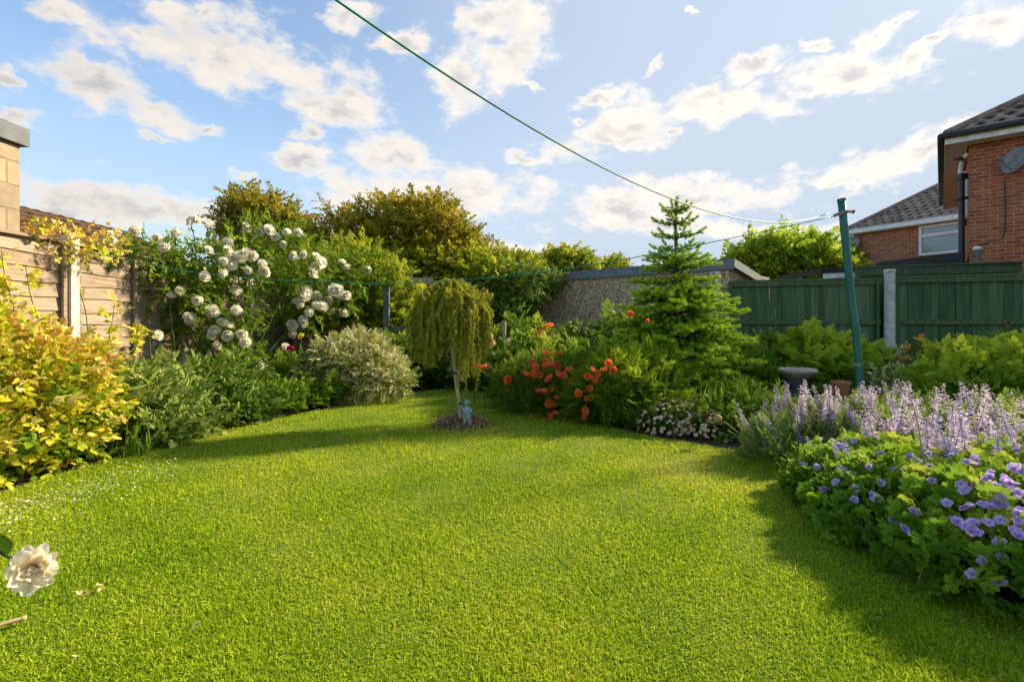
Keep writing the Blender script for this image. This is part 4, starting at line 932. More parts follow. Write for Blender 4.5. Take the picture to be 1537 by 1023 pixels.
# plants at the far end of the garden
shrub('green_shrub', 'loose yellow green shrub between the white rose and the grey green post', 'shrub', (-3.2, 10.6, 0), [E(470, 430, 10.6, .75, .5, .6), E(540, 420, 10.6, .75, .5, .68), E(590, 450, 10.4, .45, .4, .6), E(530, 480, 10.2, .7, .4, .5), E(600, 500, 10.2, .4, .4, .5)], 1900, S_oval, .26, LM('yellowgreen'), bump=.4, zt=.3, up=.1, jit=.7)
shrub('overgrown_climber', 'big mound of russet tinged climber swallowing the shed behind the garden', 'climber', (-3.5, 13.6, 0), [(-4.6, 14.0, 2.6, 1.3, .9, 1.3), (-3.3, 13.9, 2.9, 1.3, .9, 1.35), (-2.4, 13.7, 2.9, 1.1, .9, 1.35), (-3.9, 13.6, 1.6, 1.5, .7, 1.2), (-1.7, 13.5, 2.5, 1.0, .7, 1.1), (-5.3, 13.9, 2.1, .8, .7, 1.1)], 6500, S_far, .34, LM('russet'), up=.1, droop=.1, bump=.28, zt=.1, jit=.6, freq=7)
oc = bpy.data.objects['overgrown_climber']
shoots(oc, [[P(500, 330, 13.5), P(495, 312, 13.5), P(478, 302, 13.5)], [P(540, 330, 13.5), P(537, 308, 13.5), P(536, 300, 13.5)], [P(490, 350, 13.3), P(490, 325, 13.3), P(492, 305, 13.3)], [P(660, 350, 13.5), P(672, 330, 13.5), P(676, 320, 13.5)], [P(690, 370, 13.2), P(712, 360, 13.2), P(720, 355, 13.2)], [P(600, 320, 13.5), P(604, 308, 13.5), P(612, 304, 13.5)], [P(730, 390, 13.0), P(745, 380, 13.0), P(752, 378, 13.0)]], S_far, .22, LM('russet'), n=9, rad=.012, tint=.4)
shrub('yellow_green_climber', 'bright yellow green climber flowing down right of the russet mound', 'climber', (-1.2, 12.7, 0), [E(640, 412, 12.8, .8, .5, .5), E(695, 418, 12.7, .7, .5, .5), E(740, 432, 12.5, .45, .4, .42), E(560, 410, 13, .6, .4, .4)], 2200, S_far, .3, LM('yellowgreen'), bump=.35, zt=.6, up=0, droop=.1)
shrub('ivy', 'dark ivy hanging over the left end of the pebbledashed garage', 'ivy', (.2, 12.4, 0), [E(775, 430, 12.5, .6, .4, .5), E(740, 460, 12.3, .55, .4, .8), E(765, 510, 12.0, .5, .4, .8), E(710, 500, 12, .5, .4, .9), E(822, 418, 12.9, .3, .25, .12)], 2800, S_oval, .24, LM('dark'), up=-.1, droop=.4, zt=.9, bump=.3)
shrub('yellow_green_shrub', 'airy yellow green shrub spilling over the garage roof edge', 'shrub', (.5, 13.9, 0), [E(775, 404, 13.6, .45, .4, .18), E(745, 400, 13.6, .45, .4, .24)], 430, S_far, .3, LM('yellowgreen'), bump=.4, zt=.5)
shrub('small_tree', 'olive green small tree rising behind the overgrown climber at left', 'tree', (-7.1, 14.5, 0), [E(375, 325, 14.6, .65, .6, .6), E(410, 330, 14.5, .65, .6, .5), E(355, 340, 14.5, .4, .4, .5), E(440, 345, 14.5, .4, .4, .4), (-7.1, 14.6, 2.9, .9, .6, 1.1)], 2200, S_far, .3, [LEAF['russet'], M_['bark']], bump=.55, up=.3, part='crown', jit=.9)
def bgtree(label, px, py0, py1, d, rxs, n, size, key, seed_e, grp='trees beyond the garage'):
    b = P(px, 485, d); root = thing('broadleaf_tree', label, 'tree', (b[0], d, 0), grp)
    shrub('x', '', '', (b[0], d, 0), seed_e, n, S_far, size, LM(key), parent=root, stems=0, part='crown', bump=.5, jit=.9, zt=.3, inner=.4)
    t = T(); tube(t, curve([(b[0], d, 0), (b[0] + .1, d, 1.2), (seed_e[0][0], seed_e[0][1], seed_e[0][2])], 6), np.linspace(.16, .06, 13), 8)
    for e in seed_e[1:]: tube(t, curve([(b[0] + .1, d, 1.2), ((b[0] + e[0]) / 2, d, e[2] * .8), e[:3]], 4), np.linspace(.09, .02, 9), 6)
    mk('trunk', t, M_['bark'], root)
bgtree('round olive tree top peeping over the garage roof, larger of the two', 845, 0, 0, 24, 0, 900, .55, 'yellowgreen', [E(845, 402, 24, .9, .8, .5), E(815, 410, 24, .5, .6, .4), E(872, 408, 24, .4, .6, .4)])
bgtree('small tree top just showing over the garage roof beside the fir', 920, 0, 0, 26, 0, 250, .45, 'yellowgreen', [E(920, 405, 26, .7, .6, .32)])
bgtree('bright lime green tree beyond the green fence left of the pole', 1180, 0, 0, 18, 0, 1500, .55, 'lime', [E(1180, 405, 18, 1.1, .8, .95), E(1140, 400, 18, .8, .7, .7), E(1130, 420, 18, .6, .6, .6), E(1220, 390, 18, .6, .6, .55), E(1245, 410, 18, .6, .6, .5), E(1110, 405, 18, .25, .4, .3)])
bgtree('pale lime tree partly hidden behind the leaning clothes post', 1270, 0, 0, 21, 0, 420, .5, 'lime', [E(1265, 410, 21, .7, .6, .65), E(1290, 425, 21, .5, .6, .5)])

# ================================================================== weeping larch
TB = np.array([-.59, 5.64, 0])
wl = thing('weeping_larch', 'weeping larch with mop head of hanging yellow green shoots tied to a stake', 'tree', TB)
t = T(); top = P(676, 445, 5.68); tube(t, curve([TB + [.03, .05, 0], P(684, 575, 5.7), P(678, 510, 5.7), top], 6), np.linspace(.022, .014, 19), 8, a=.1); 
for i in range(26):
    a = U(0, 6.28); r_ = U(.2, .44); tube(t, curve([top - [0, 0, .05], top + [math.cos(a) * r_ * .5, math.sin(a) * r_ * .5, U(.02, .09)], top + [math.cos(a) * r_, math.sin(a) * r_, U(-.16, -.02)]], 5), np.linspace(.009, .003, 11), 5, a=.2)
mk('trunk', t, M_['bark'], wl)
tuftT = T(); k = 15
nb = T(); nb.add([(-.06, 0, 0), (.06, 0, 0), (0, 1, 0)], [(0, 1, 2)], 0, [0, 0, .1])
dd = nrm(np.stack([U(-1, 1, k), U(-.2, 1, k), U(-1, 1, k)], 1)); tuftT.inst(nb, np.zeros((k, 3)), frames(dd), np.stack([np.full(k, 2.2), U(.6, 1.1, k), np.full(k, 1)], 1), rng.random(k) * .25)
t = T(); 
pp = []; dr = []; rn = []; sz = []
for i in range(250):
    a = U(0, 6.28); r_ = .47 * math.sqrt(U(.03, 1)); rr2 = r_ / .47
    right = math.cos(a) * rr2
    zt_ = 1.54 - .27 * rr2 ** 2.4 + U(-.07, .07); ze = .80 + U(-.06, .2) if rr2 > .4 else U(.85, 1.15)
    if .1 < right < .75 and rng.random() < .32: ze = U(.38, .7)
    if right < -.3: ze = U(.68, .98)
    if math.sin(a) < .1 and abs(math.cos(a) * r_ + .0) < .09: ze = U(.93, 1.08)
    cx_, cy_ = top[0] + .0 + math.cos(a) * r_, top[1] + math.sin(a) * r_
    st = np.array([top[0] + math.cos(a) * r_ * .45, top[1] + math.sin(a) * r_ * .45, zt_ + .02])
    c = curve([st, (st + [cx_, cy_, zt_]) / 2 + [0, 0, .03], (cx_, cy_, zt_ - .06), (cx_ + U(-.03, .03), cy_ + U(-.03, .03), (zt_ + ze) / 2), (cx_ + U(-.05, .04), cy_ + U(-.04, .04), ze)], 5)
    ln_ = np.sum(np.linalg.norm(np.diff(c, axis=0), axis=1)); tube(t, c, .0028, 3, 1, .3, cap=False)
    kk = max(8, int(ln_ / .021)); q = np.linspace(0, len(c) - 1.001, kk); i0 = q.astype(int); fr = (q - i0)[:, None]
    pos_ = c[i0] * (1 - fr) + c[i0 + 1] * fr; tg = nrm(c[i0 + 1] - c[i0]); pp.append(pos_); dr.append(tg + rng.normal(size=tg.shape) * .5); b0 = U(0, .5); rn.append(b0 + U(0, .25, kk) + .15 * np.linspace(1, 0, kk)); sz.append(U(.028, .052, kk))
for i in range(70):
    a = U(0, 6.28); r_ = .42 * math.sqrt(rng.random()); b_ = np.array([top[0] + math.cos(a) * r_, top[1] + math.sin(a) * r_, 1.50 - .5 * r_ ** 1.6]); e_ = b_ + [math.cos(a) * U(.02, .1), math.sin(a) * .06, U(.03, .12)]
    tube(t, [b_, e_], .003, 3, 1, .3, cap=False); q = np.linspace(0, 1, 6)[:, None]; pp.append(b_ * (1 - q) + e_ * q); dr.append(np.tile(e_ - b_, (6, 1)) * 8 + rng.normal(size=(6, 3)) * .4); rn.append(U(.35, .8, 6)); sz.append(U(.025, .04, 6))
t.inst(tuftT, np.concatenate(pp), frames(np.concatenate(dr)), np.concatenate(sz), np.concatenate(rn))
mk('crown', t, [LEAF['larch'], M_['straw']], wl)
t = T(); a, b = P(690, 642, 5.56), P(677, 508, 5.62); a[2] = 0; a = np.array([(693 - CX) / F * 5.56, 5.56, 0]); seg(t, a, b, .036, .036, a and 0 if False else 0); tag(mk('tree_stake', t, M_['stake']), 'pale square timber stake leaning beside the weeping larch', 'stake')
t = T(); q = P(683, 559, 5.6); tube(t, curve([q + [-.03, -.03, 0], q + [.03, -.035, 0], q + [.05, .05, 0], q + [-.02, .06, 0], q + [-.03, -.03, 0]], 5), .012, 6); mk('tie', t, M_['black'], wl)
# mulch ring
t = T(); k = 2300; a = U(0, 6.28, k); r_ = .30 * np.sqrt(rng.random(k)); p = np.stack([-.57 + np.cos(a) * r_ * 1.05, 5.66 + np.sin(a) * r_ * .9, .012 + .11 * np.clip(1 - (r_ / .3) ** 2, 0, 1) + U(0, .015, k)], 1)
d_ = np.stack([rng.normal(size=k), rng.normal(size=k), rng.normal(size=k) * .22], 1); t.inst(blade(.07, .25, 2), p, frames(d_, np.array([0, 0, 1.0])), U(.04, .12, k))
an = np.linspace(0, 6.28, 25)[:-1]; V = [(-.57, 5.66, .12)] + [(-.57 + math.cos(q) * .17, 5.66 + math.sin(q) * .15, .085) for q in an] + [(-.57 + math.cos(q) * .3, 5.66 + math.sin(q) * .27, .013) for q in an]
f = [(0, 1 + i, 1 + (i + 1) % 24) for i in range(24)] + [(1 + i, 25 + i, 25 + (i + 1) % 24, 1 + (i + 1) % 24) for i in range(24)]; t.add(V, f, 0, .1)
tag(mk('mulch', t, M_['mulch']), 'ring of dry brown clippings round the foot of the weeping larch', 'mulch', None, 'stuff')
# figurine
def skin(name, pts, edges, radii, mat, parent=None, root=0, sub=2):
    me = bpy.data.meshes.new(name); off = world_loc(parent) if parent else np.zeros(3)
    me.from_pydata([tuple(np.array(p) - off) for p in pts], edges, []); o = bpy.data.objects.new(name, me); COL.objects.link(o)
    if parent: o.parent = parent
    m = o.modifiers.new('skin', 'SKIN'); m.use_smooth_shade = True; lay = me.skin_vertices[0] if me.skin_vertices else None
    if lay is None:
        bm = __import__('bmesh').new(); bm.from_mesh(me); bm.verts.layers.skin.verify(); bm.to_mesh(me); bm.free(); lay = me.skin_vertices[0]
    for i, r in enumerate(radii): lay.data[i].radius = (r, r); lay.data[i].use_root = (i == root)
    s = o.modifiers.new('sub', 'SUBSURF'); s.levels = sub; s.render_levels = sub; me.materials.append(mat); return o
fb_ = np.array([P(701, 632, 5.5)[0], 5.50, .055])
fg = thing('garden_figurine', 'small blue grey stone figurine with one raised arm at the foot of the stake', 'figurine', fb_)
def fp(x, y, z): return fb_ + np.array([x, y, z])
pts = [fp(0, 0, .11), fp(0, 0, .155), fp(0, 0, .195), fp(0, 0, .215), fp(0, -.003, .25), fp(-.03, 0, .185), fp(-.055, -.01, .20), fp(-.062, -.012, .245), fp(.03, 0, .185), fp(.045, -.02, .16), fp(.015, -.04, .165),
       fp(-.018, 0, .07), fp(-.02, -.005, .012), fp(-.022, -.025, .008), fp(.018, 0, .07), fp(.02, -.005, .012), fp(.022, -.025, .008)]
ed = [(0, 1), (1, 2), (2, 3), (3, 4), (2, 5), (5, 6), (6, 7), (2, 8), (8, 9), (9, 10), (0, 11), (11, 12), (12, 13), (0, 14), (14, 15), (15, 16)]
pts = [fb_ + (q - fb_) * np.array([1.15, 1.3, .88]) for q in pts]
skin('body', pts, ed, [.042, .042, .036, .018, .032, .020, .016, .014, .020, .016, .014, .024, .022, .017, .024, .022, .017], M_['figure'], fg)
t = T(); lathe(t, [(.034, .262), (.036, .268), (.03, .283), (.016, .298), (0, .303)], fb_ + [0, 0, -.03], 14); mk('hat', t, M_['figure'], fg, smooth=True)
t = T(); lathe(t, [(0, .0), (.055, 0), (.055, .012), (0, .012)], fb_ + [0, 0, -.01], 16); mk('plinth', t, M_['figure'], fg)
t = T(); box(t, fb_ + [-.072, -.015, .228], (.03, .03, .025), a=.2); mk('lantern', t, M_['black'], fg)

# ================================================================== fir
FB = np.array([2.28, 7.05, 0]); FH = P(1015, 297, 7.05)[2]
fr = thing('fir_tree', 'young fir tree with bright lime new growth in front of the garage', 'tree', FB)
t = T(); tube(t, [FB, FB + [.01, 0, 1.2], FB + [0, 0, 2.2], FB + [0, 0, FH]], [.06, .045, .02, .006], 8); mk('trunk', t, M_['bark'], fr)
br = T(); k = 90; yy = np.linspace(.02, 1, k); a = np.arange(k) * 2.4
nd = np.stack([np.cos(a), np.full(k, .75), np.sin(a)], 1); br.inst(nb, np.stack([np.zeros(k), yy * .92, np.zeros(k)], 1), frames(nd), np.stack([np.full(k, .55), .36 * (1 - .25 * yy), np.full(k, .4)], 1), yy * .35)
br.add([(-.02, 0, 0), (.02, 0, 0), (0, 1, 0), (0, .5, .03)], [(0, 1, 2, 3)], 1, .2)
def firR(z):   # branch reach by height
    return float(np.interp(z, [.15, .5, .9, 1.3, 1.7, 1.95, 2.12, 2.3, 2.5, 2.7, FH], [1.0, 1.08, 1.02, .86, .62, .47, .36, .33, .30, .16, .0]))
pos_, dir_, sz_, rn_ = [], [], [], []; wood = T()
zs = [2.70, 2.52, 2.33, 2.15, 2.0]; z = 1.86
while z > .12: zs.append(z); z -= .135
for wi, z in enumerate(zs):
    nb_ = 6 if z > 2.1 else (9 if z > 1.7 else 13); ph = U(0, 6.28)
    for b in range(nb_):
        a = ph + b * 6.283 / nb_ + U(-.15, .15); Rr = firR(z) * U(.72, 1.1); el = .34 if z > 1.8 else U(.02, .25); zb = z + (0 if z > 2.1 else U(-.035, .035))
        dv = np.array([math.cos(a), math.sin(a), 0]); side = np.array([-math.sin(a), math.cos(a), 0])
        kk = 8; us = np.linspace(0, 1, kk); cc_ = np.array([FB + [0, 0, zb] + dv * Rr * u_ + np.array([0, 0, 1.0]) * Rr * (el * u_ - .30 * u_ ** 2 + .13 * u_ ** 4) for u_ in us])
        tube(wood, cc_, np.linspace(.012, .004, kk), 4, cap=False)
        for u_ in np.arange(.2, 1.0, .095 / max(Rr, .22)):
            q = cc_[0] + (np.array([np.interp(u_, us, cc_[:, j]) for j in range(3)]) - cc_[0])
            ls = (1 - u_) * .34 * Rr + .04
            for sd in (-1, 1):
                nn_ = max(1, int(ls / .09))
                for g_ in range(nn_):
                    o_ = .02 + g_ * .09
                    pos_.append(q + side * sd * o_ * .8 + dv * o_ * .55 + [0, 0, U(-.025, .03)]); dir_.append(side * sd * U(.5, .9) + dv * U(.5, .9) + [0, 0, U(.0, .3)]); sz_.append(U(.085, .125) if z < 2.1 else U(.07, .09)); rn_.append(.05 + .5 * u_ ** 1.5 + (.15 if g_ == nn_ - 1 else 0) + U(0, .12))
        pos_.append(cc_[-2]); dir_.append(cc_[-1] - cc_[-2] + [0, 0, .02]); sz_.append(.12); rn_.append(.6)
    for e in range(0): pass
for zz in np.linspace(FH - .12, 1.7, 16): pos_.append(FB + [0, 0, zz]); dir_.append([U(-.15, .15), U(-.15, .15), 1]); sz_.append(.12); rn_.append(.2)
t = T(); hint = np.array([0, 0, 1.0]); t.inst(br, np.array(pos_), frames(np.array(dir_), hint), np.array(sz_) * 1.2, np.array(rn_)); mk('crown', t, [LEAF['fir'], M_['bark']], fr); mk('branch', wood, M_['bark'], fr)

# ================================================================== back and right borders
shrub('dark_shrub', 'dark broad leaved shrub against the pebbledashed wall left of the fir', 'shrub', (1.5, 8.6, 0), [(1.3, 8.6, .4, .5, .45, .45), (1.9, 8.8, .6, .5, .5, .5), (.9, 8.3, .3, .45, .4, .38), (1.5, 7.9, .3, .55, .4, .4)], 1500, S_big + S_mix, .22, LM('dark'), zt=.6, up=.5, jit=.7, bump=.45)
shrub('feathery_plant', 'tall feathery green plant behind the orange red flowers', 'plant', (.55, 7.8, 0), [(.55, 7.8, .35, .42, .35, .38), (.95, 7.6, .3, .35, .3, .34), (.2, 7.9, .3, .35, .3, .35)], 900, S_mix, .2, LM('mid'), up=1.2, zt=.4, bump=.4, jit=.6)
shrub('leafy_shrub', 'mid green leafy shrub right of the weeping larch by the short post', 'shrub', (-.1, 9.2, 0), [(-.1, 9.3, .4, .5, .4, .5), (.42, 9.2, .5, .4, .4, .5), (-.4, 8.9, .3, .4, .35, .36), (.2, 8.6, .25, .4, .35, .3)], 1500, S_mix, .22, LM('mid'), zt=.4, bump=.5, jit=.7)
shrub('low_foliage_plant', 'dark low broad leaves under the weeping larch at the back edge of the lawn', 'plant', (-1.6, 9.1, 0), [(-1.7, 9.2, .12, .5, .35, .32), (-1.1, 9.35, .15, .5, .35, .35), (-2.2, 9.0, .25, .4, .35, .45), (-.6, 9.3, .1, .4, .3, .3)], 900, S_big, .2, LM('dark'), zt=.4)
t = T(); q = P(757, 540, 8.5); tube(t, [(q[0], 8.5, 0), (q[0], 8.5, .5), (q[0] + .0, 8.5, P(757, 482, 8.5)[2])], .032, 10); lathe(t, [(0, -.06), (.05, -.05), (.06, 0), (.035, .04), (0, .05)], P(762, 512, 8.42), 10)
tag(mk('short_post', t, M_['stake']), 'short pale round post with a knob standing among the back border plants', 'post')
pm = thing('pompom_flowers', 'pale pink ball shaped flowers on tall stems right of the weeping larch', 'flower', (*P(745, 590, 8.0)[:2], 0)); t = T()
for (px, py, s) in ((735, 505, .06), (737, 516, .075), (755, 545, .065), (733, 549, .06), (729, 513, .05)):
    e_ = P(px, py, 7.95); tube(t, [(e_[0] + .03, e_[1], 0), e_], .006, 5, 1); child(D_pom, 'bloom', pm, e_, face(e_), s)
mk('stem', t, LM('mid'), pm)
PE = [(.42, 6.7, .28, .55, .45, .36), (.15, 6.9, .22, .4, .35, .34), (.85, 6.5, .22, .45, .4, .36), (.5, 6.45, .12, .5, .35, .28)]
pop = shrub('geum_plant', 'spreading clump of orange red cup shaped flowers at the lawn edge', 'flower', (.5, 6.6, 0), PE, 1900, S_narrow, .14, LM('mid'), up=.9, zt=.4, jit=.6, bump=.35)
t = T()
PB = [(819,494),(825,491),(808,504),(765,570),(819,532),(839,534),(797,541),(817,544),(830,549),(837,548),(819,551),(799,554),(807,553),(810,560),(788,564,1.2),(799,564),(836,565,1.2),(844,565),(856,558),(826,569),(821,574),(857,569,.8),(856,578),(826,583,.9),(809,589,.8),(816,589),(834,598,.8),(826,603),(821,610),(828,609),(823,622),(834,623,1.1),(870,592,1.2),(884,584),(882,597,.8),(873,617,1.2),(874,623),(882,564),(888,556),(894,561),(890,571),(906,558),(911,547,1.1),(921,558),(947,474,.9),(973,483,.8),(727,552,.8),(716,548,.7)]
for i, b in enumerate(PB):
    s = b[2] if len(b) > 2 else 1.0
    dd = 7.6 if b[1] < 515 else 6.5
    if b[1] < 490: dd = 7.0
    p = hit(b[0], b[1], [(e[0], e[1], e[2], e[3] + .13, e[4] + .13, e[5] + .13) for e in PE], dd); 
    if b[0] > 865: p = P(b[0], b[1], 5.6 if b[1] > 500 else 6.0)
    child(D_poppy[i % 4], 'bloom', pop, p, face(p, .4, .5), 7.6 / 760 * p[1] * s * U(.8, 1.15))
    tube(t, curve([(p[0] + U(-.1, .1), p[1] + .15, 0), p + [U(-.03, .03), .08, -.12], p], 4), .0035, 4, 1, cap=False)
mk('flower_stem', t, LM('grey'), pop)
t = T(); k = 16; p = np.array([[*G(px, py)[:2], .05] for px, py in zip(U(790, 905, k), U(626, 641, k))]); t.inst(petal(.5, .3, .2), p, frames(rng.normal(size=(k, 3)) * [1, 1, .2], np.array([0, 0, 1.0])), U(.03, .05, k), rng.random(k) * .5)
tag(mk('fallen_petals', t, PET['poppy']), 'fallen orange red petals on the lawn edge below the flowers', 'petals', None, 'stuff')
shrub('ferny_shrub', 'soft ferny bright green shrub between the orange red flowers and the fir', 'shrub', (1.38, 6.0, 0), [(1.35, 6.05, .33, .42, .38, .36), (1.65, 6.2, .38, .35, .35, .36), (1.1, 6.0, .18, .35, .35, .3), (1.6, 5.85, .12, .42, .35, .28)], 1700, S_fern, .2, LM('fern'), up=.5, droop=0, zt=.6, bump=.35)
FE = [(1.72, 5.4, .08, .33, .25, .20), (1.98, 5.25, .06, .28, .22, .16)]
er = shrub('pink_daisy_mat', 'low mat of tiny pale pink daisies at the lawn edge below the fir', 'flower', (1.8, 5.35, 0), FE, 700, S_small, .1, LM('dark'), up=.6, stems=3)
fl5 = flat5(5, .5, .3, False); p, nn = shell(FE, 520, 0, .15, zmin=.03); t = T(); dn = nrm(nn + [0, -.2, .5] + rng.normal(size=(520, 3)) * .3); t.inst(fl5, p + nn * .03, frames(np.cross(dn, [.3, 1, .2]), dn), U(.013, .023, 520), rng.random(520) * .7); tag(mk('flowers', t, [PET['pink'], PET['dark']], er), None, None, None, 'stuff')
fl5b = flat5(5, .5, .3, False); p, nn = shell(VE, 900, 0, .15); t = T(); dn = nrm(nn + rng.normal(size=(900, 3)) * .4); t.inst(fl5b, p + nn * .05, frames(np.cross(dn, [.3, 1, .2]), dn), U(.012, .02, 900), rng.random(900)); tag(mk('flowers', t, [PET['rose'], PET['dark']], bpy.data.objects['variegated_bush']), None, None, None, 'stuff')
for i, (px, py, d_, n_, ln_, lb) in enumerate(((1110, 610, 5.55, 34, .55, 'iris leaf clump right of the pink daisies, broadest of the sword leaved clumps'), (1072, 600, 5.5, 22, .5, 'sword leaved clump standing directly under the right side of the fir'), (1150, 600, 5.9, 26, .5, 'sword leaved clump just left of the stone bird bath'))):
    tuft('iris_clump', lb, 'plant', (*P(px, py, d_)[:2], 0), n_, ln_, .03, LM('mid'), spread=.55, rad=.14, group='sword leaved clumps by the bird bath', bend=.35)
shrub('border_plant', 'low mixed green plants at the soil edge left of the catmint', 'plant', (2.35, 5.2, 0), [(2.3, 5.3, .08, .35, .3, .22), (2.65, 5.2, .1, .3, .3, .25), (2.5, 5.9, .15, .4, .3, .3)], 650, S_mix, .13, LM('mid'), up=.8, jit=.7, bump=.4)
shrub('leafy_perennial', 'fresh green leafy perennials left of the bird bath against the green fence', 'plant', (3.9, 7.9, 0), [(3.7, 7.9, .32, .45, .4, .4), (4.2, 8.1, .35, .4, .4, .4), (3.3, 7.3, .2, .4, .35, .36)], 1100, S_mix, .22, LM('mid'), zt=.6, up=.7, bump=.5, jit=.7)
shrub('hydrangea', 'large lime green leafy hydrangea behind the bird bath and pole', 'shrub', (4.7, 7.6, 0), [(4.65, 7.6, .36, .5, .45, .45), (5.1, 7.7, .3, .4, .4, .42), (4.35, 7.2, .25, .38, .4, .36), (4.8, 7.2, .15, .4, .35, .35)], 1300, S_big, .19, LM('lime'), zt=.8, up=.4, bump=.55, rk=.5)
shrub('green_shrub', 'low plants with pale edged leaves around the foot of the concrete post', 'plant', (5.7, 7.3, 0), [(5.55, 7.5, .25, .45, .4, .35), (6.0, 7.2, .25, .45, .4, .38), (5.2, 6.6, .15, .5, .4, .3)], 1200, S_oval, .17, LM('varieg'), up=.8, rk=.9, zt=-.5)
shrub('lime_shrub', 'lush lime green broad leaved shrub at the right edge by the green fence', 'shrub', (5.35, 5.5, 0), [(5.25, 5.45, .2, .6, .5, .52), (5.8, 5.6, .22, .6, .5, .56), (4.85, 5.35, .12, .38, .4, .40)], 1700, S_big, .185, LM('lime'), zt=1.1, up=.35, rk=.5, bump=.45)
ol = thing('orange_lily', 'tall orange flowers standing right of the concrete fence post', 'flower', (*P(1365, 600, 7.0)[:2], 0)); t = T()
for (px, py, s, d_) in ((1383, 512, .10, 7.1), (1383, 505, .08, 7.1), (1362, 522, .085, 6.9), (1358, 538, .085, 6.9), (1360, 560, .08, 6.9), (1359, 568, .07, 6.9), (1318, 565, .06, 6.8)):
    e_ = P(px, py + 5, d_); tube(t, [(e_[0], d_, 0), e_], .010, 5, 1); child(D_orange, 'bloom', ol, e_, None, s)
mk('stem', t, LM('mid'), ol)
shoots(ol, [[P(1384, 590, 7.1), P(1384, 560, 7.1), P(1384, 525, 7.1)]], S_big, .12, LM('mid'), n=10)
rsx = thing('rose_sprig', 'thin dark rose sprays with small red buds against the far right fence', 'rose', (*P(1515, 560, 8.0)[:2], 0))
shoots(rsx, [[P(1515, 600, 8), P(1512, 530, 8), P(1508, 485, 8)], [P(1520, 600, 8), P(1525, 530, 8), P(1532, 498, 8)], [P(1500, 600, 8), P(1495, 540, 8), P(1492, 505, 8)]], S_rose, .16, LM('dark'), name='stem', n=16, tint=.5)
for (px, py) in ((1506, 489), (1514, 487), (1536, 500)): child(D_crim, 'bloom', rsx, P(px, py, 7.95), None, .045)
gb_ = thing('gazing_ball', 'shiny red glazed ball on a stick at the right edge of the picture', 'ball', (*P(1531, 600, 6.3)[:2], 0))
t = T(); q = P(1531, 537, 6.3); pr = [(.105 * math.sin(x_), -.105 * math.cos(x_)) for x_ in np.linspace(0, math.pi, 14)]; lathe(t, pr, q, 24); mk('ball', t, M_['redball'], gb_, smooth=True); t = T(); tube(t, [(q[0], q[1], 0), q - [0, 0, .1]], .015, 8); mk('stick', t, M_['stake'], gb_)
# bird bath
bb = P(1197, 555, 6.3); bbr = thing('bird_bath', 'stone bird bath with shallow bowl on a dark pedestal among the leaves', 'bird bath', (bb[0], bb[1], 0)); bz = bb[2] + .02
t = T(); lathe(t, [(.0, bz - .05), (.12, bz - .045), (.185, bz - .01), (.2, bz), (.215, bz - .005), (.222, bz - .03), (.20, bz - .055), (.19, bz - .06), (.13, bz - .11), (.10, bz - .125), (0, bz - .125)], (bb[0], bb[1], 0), 32); mk('bowl', t, M_['stonebowl'], bbr, smooth=True)
t = T(); lathe(t, [(.12, bz - .125), (.115, bz - .16), (.085, bz - .22), (.075, bz - .3), (.09, .1), (.14, .06), (.15, 0)], (bb[0], bb[1], 0), 20); mk('pedestal', t, M_['darkstone'], bbr, smooth=True)
def rock(c, s, mat, name, label, cat, parent=None, seed=0):
    t = T(); import bmesh; bm = bmesh.new(); bmesh.ops.create_icosphere(bm, subdivisions=3, radius=1); V = np.array([v.co[:] for v in bm.verts]); f = [tuple(v.index for v in x.verts) for x in bm.faces]; bm.free()
    r_ = 1 + .12 * np.sin(V[:, 0] * 3 + seed) * np.cos(V[:, 1] * 4 + seed) + .06 * np.sin(V[:, 2] * 7 + seed * 2); V = np.sign(V) * np.abs(V) ** .75 * r_[:, None]; t.add(V * s + c, f)
    return tag(mk(name, t, mat, parent, smooth=True), label, cat)
q = P(1143, 606, 5.55); rock(q, np.array([.11, .09, .055]), M_['palestone'], 'stone', 'pale rounded stone among sword leaves left of the bird bath, lower of two', 'stone', seed=1)
q = P(1146, 597, 5.7); rock(q, np.array([.10, .08, .05]), M_['palestone'], 'stone', 'pale flat stone resting behind and above the lower pale stone', 'stone', seed=4)
def pot(px, py, d_, r_, h_, label):
    q = P(px, py, d_); t = T(); z0 = q[2] - h_; lathe(t, [(0, z0), (r_ * .75, z0), (r_ * .95, z0 + h_ * .8), (r_ * 1.05, z0 + h_ * .8), (r_ * 1.05, z0 + h_), (r_ * .92, z0 + h_), (r_ * .88, z0 + h_ * .85), (0, z0 + h_ * .85)], (q[0], q[1], 0), 24)
    tag(mk('plant_pot', t, M_['terracotta'], smooth=False), label, 'pot'); 
    if z0 > .05: tube_ = T(); lathe(tube_, [(0, 0), (r_ * .9, 0), (r_ * .9, z0 - .002), (0, z0 - .002)], (q[0], q[1], 0), 16); tag(mk('plinth', tube_, M_['darkstone']), 'dark round block carrying the ' + label.split(' ', 1)[1], 'block')
pot(1262, 572, 5.9, .10, .17, 'terracotta pot half hidden left of the green clothes post')
pot(1314, 606, 5.1, .09, .15, 'terracotta pot among the catmint spikes right of the green clothes post')

